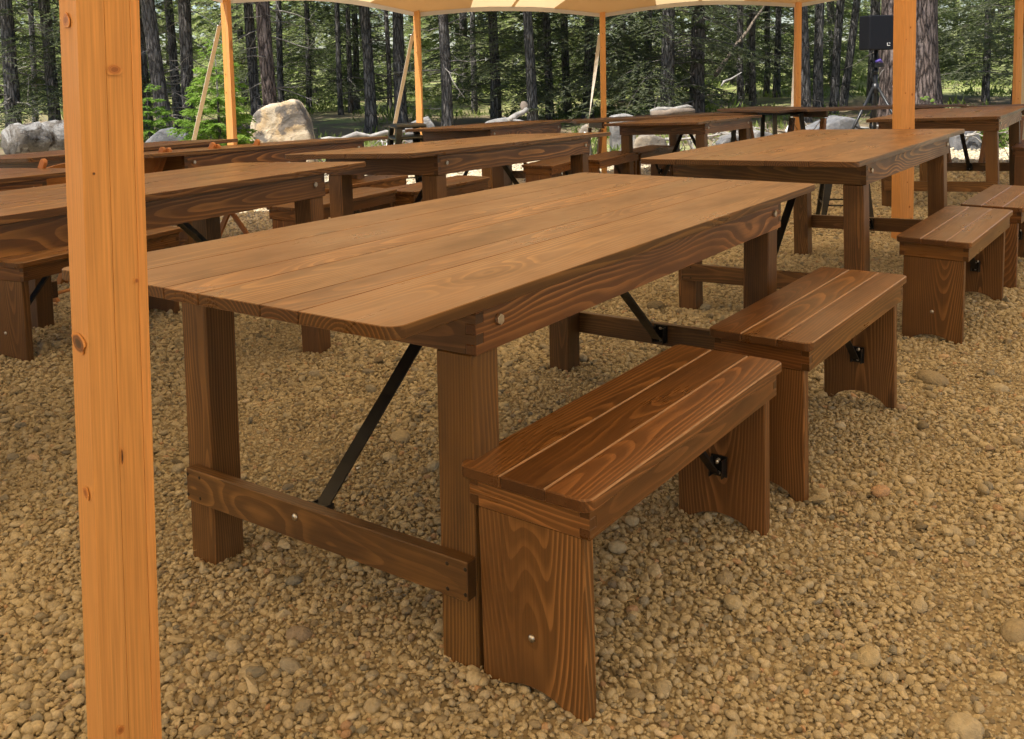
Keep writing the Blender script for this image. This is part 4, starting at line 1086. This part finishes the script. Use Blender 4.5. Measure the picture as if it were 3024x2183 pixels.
def brush(name_label, group, pxr, pyr, Yr, count, L, seed, mats=('driftwood', 'driftwood', 'deadwood'), steep=.35):
    r = np.random.default_rng(seed)
    for i in range(count):
        Y = r.uniform(*Yr); px = r.uniform(*pxr); x = xof(px, Y); z = gz(x, Y)+r.uniform(.02, pyr)
        a = r.uniform(0, 6.283); ln = L*r.uniform(.4, 1.2); el = r.uniform(-.1, 1)*steep
        if r.random() < .15: el = r.uniform(.7, 1.3); ln *= .4
        d = Vector((math.cos(a)*math.cos(el), math.sin(a)*math.cos(el)*.5, math.sin(el)))*ln
        p = Vector((x, Y, z)); pts = between(p-d*.5, p+d*.5, 5, .05, seed*50+i)
        for q in pts: q.z = max(q.z, gz(q.x, q.y)+.01)
        w_ = r.uniform(.008, .026)
        v, f = tube([q-p for q in pts], [w_, w_*.95, w_*.85, w_*.7, w_*.5, w_*.25], 6, True, .2, .1, i)
        parts = [(v, f)]
        for s in range(int(r.integers(0, 4))):
            b = pts[int(r.integers(1, 5))]-p; e = (d.normalized()+Vector(r.normal(0, .8, 3))).normalized()*ln*r.uniform(.12, .35)
            parts.append(tube([b, b+e*.5+Vector(r.normal(0, .02, 3)), b+e], [w_*.5, w_*.35, w_*.12], 5))
        v, f = join_vf(parts)
        o = link('dead_branch', mesh_from('dead_branch', v, f, M[mats[int(r.integers(0, len(mats)))]], True), None, Matrix.Translation(p)); tag(o, name_label, 'branch', group)
brush('bleached dead branch in the brush right of the tan boulder', 'brush right of the tan boulder', (930, 1200), .36, (14, 15.4), 34, .9, 1)
brush('pale dead branch in the brush around the white boulder', 'brush round the white boulder', (1200, 1420), .30, (15.2, 16.2), 12, .8, 2)
brush('dead branch in the brush pile under the far tables at centre right', 'brush pile centre right', (1960, 2440), .46, (13.6, 15.8), 64, .95, 3)
brush('dead branch in the brush pile beside the speaker stand', 'brush pile by the speaker stand', (2380, 2640), .36, (14.2, 15.8), 24, .8, 4)
brush('dead branch in the brush pile under the farther right table', 'brush pile at right', (2840, 3080), .34, (14, 15.2), 26, .7, 5)
brush('pale dead branch on the forest floor left of the nearest pole', 'branches on the floor at left', (-60, 420), .2, (13.2, 16), 12, .9, 6, ('deadwood', 'driftwood'))
def undergrowth():
    r = np.random.default_rng(5); T = []
    n = 5200; Y = 14.9+30*r.random(n)**1.7; X = (r.random(n)*2-1)*(.6*Y+1)
    q = np.sin(.9*X+.4*Y)*np.sin(.5*Y-.6*X)+.4*np.sin(2.3*X)*np.sin(1.9*Y); k = q > -.25+.5*r.random(n); X = X[k]; Y = Y[k]
    Z = G(X, Y)+relief(X, Y)+np.where(Y > 15, .10*np.sin(.55*X+.3*Y)*np.sin(.4*Y-.2*X)*smooth(15, 20, Y), 0)
    for i in range(len(X)):
        m = 7; s = r.uniform(.5, 1.25)*(1+.5*(Y[i] > 22)); a = r.uniform(0, 6.283, m); el = r.uniform(.3, 1.3, m); L = s*r.uniform(.08, .26, m)
        d = np.stack([np.cos(a)*np.cos(el), np.sin(a)*np.cos(el), np.sin(el)], 1)*L[:, None]
        b = np.array([X[i], Y[i], Z[i]])+np.column_stack([r.normal(0, .09*s, m), r.normal(0, .09*s, m), np.zeros(m)])
        wv = np.stack([-np.sin(a), np.cos(a), np.zeros(m)], 1)*(.012*s*(1+.6*r.random((m, 1))))
        T.append(np.stack([b-wv*.4, b+wv*.4, b+d], 1)); T.append(np.stack([b+d*.4-wv*1.4, b+d*.4+wv*1.4, b+d*1.05], 1))
    o = link('undergrowth', tri_mesh('undergrowth', np.concatenate(T), M['weed'])); tag(o, 'low grass and weeds over the sunlit forest floor', 'undergrowth', kind='stuff')
undergrowth()
# ------------------------------------------------------------------ small things on the gravel
def cobble(px, py, rad, flat, label, seed, tone):
    d = ray(px, py); t = (0-CAMH)/d.z
    for _ in range(6):
        p = Vector((0, 0, CAMH))+d*t; t = (gz(p.x, p.y)+rad*.12-CAMH)/d.z
    p = Vector((0, 0, CAMH))+d*t
    me = pebble_shape(seed, False, flat)
    o = link('cobblestone', me, None, Matrix.Translation(p) @ Euler((.1, -.1, seed)).to_matrix().to_4x4() @ Matrix.Scale(rad, 4)); tag(o, label, 'stone', 'bigger stones lying in the gravel')
M['cob_tan'] = plain('tan_stone', (.47, .39, .275), .8, 0, .22, 2.5, .4, .3)
M['cob_grey'] = plain('grey_stone', (.27, .245, .20), .8, 0, .25, 2.5, .4, .3)
cobble(3005, 1872, .036, .8, 'big rounded tan stone at the right picture edge', 1, 'cob_tan')
cobble(2755, 1122, .050, .6, 'flat grey-tan stone right of the second bench', 2, 'cob_grey')
cobble(2950, 1150, .034, .7, 'orange-tan stone near the right edge, beyond the second bench', 3, 'cob_tan')
cobble(1055, 1187, .024, .6, 'dark grey stone lying under the large foreground table', 4, 'cob_grey')
cobble(1180, 1292, .040, .5, 'broad flat stone behind the black strut of the foreground table', 5, 'cob_tan')
cobble(880, 1878, .026, .7, 'upright oval stone in the foreground right of the nearest pole', 6, 'cob_tan')
cobble(735, 1985, .020, .6, 'angular pale stone in the foreground right of the nearest pole', 7, 'cob_tan')
cobble(1100, 2088, .021, .8, 'smooth round stone at the bottom of the picture', 8, 'cob_tan')
cobble(2850, 2150, .034, .7, 'big brown stone at the bottom right corner', 9, 'cob_tan')
cobble(1938, 905, .055, .6, 'lumpy stone beyond the large foreground table', 10, 'cob_tan')
rx, ry = xof(1236, 11.6), 11.6
rb = empty('red_box', pose(rx, ry, .3, gz(rx, ry)), 'small red and white box on the gravel seen under the tables', 'box')
v, f = box_vf((0, 0, .06), (.12, .10, .12)); link('lower_part', mesh_from('lower_part', v, f, M['white']), rb)
v, f = box_vf((0, 0, .145), (.125, .105, .05)); link('lid', mesh_from('lid', v, f, M['red']), rb)

def litter():
    r = np.random.default_rng(31); T = []
    n = 620; Y = 1.2+8*r.random(n)**1.5; X = (r.random(n)*2-1)*(.58*Y+.5)
    for i in range(n):
        L = r.uniform(.025, .075)*(1.6 if r.random() < .06 else 1); a = r.uniform(0, 6.283); z = gz(X[i], Y[i])+.013+.006*r.random()
        d = np.array([math.cos(a), math.sin(a), r.normal(0, .10)])*L; w_ = np.array([-math.sin(a), math.cos(a), 0])*r.uniform(.0005, .0011); u = np.array([0, 0, .0009]); b = np.array([X[i], Y[i], z]); c = b+d*.5+np.array([r.normal(0, .004), r.normal(0, .004), .003])
        for p, q in ((b, c), (c, b+d)):
            for e, f_ in ((-w_, w_), (w_, u), (u, -w_)): T.append([p+e, p+f_, q+e]); T.append([p+f_, q+f_, q+e])
    o = link('pine_needles', tri_mesh('pine_needles', np.array(T), M['straw'])); tag(o, 'dry pine needles and straw scattered over the gravel', 'litter', kind='stuff')
M['straw'] = plain('dry_straw', (.50, .36, .19), .8, 0, .3, 30)
litter()
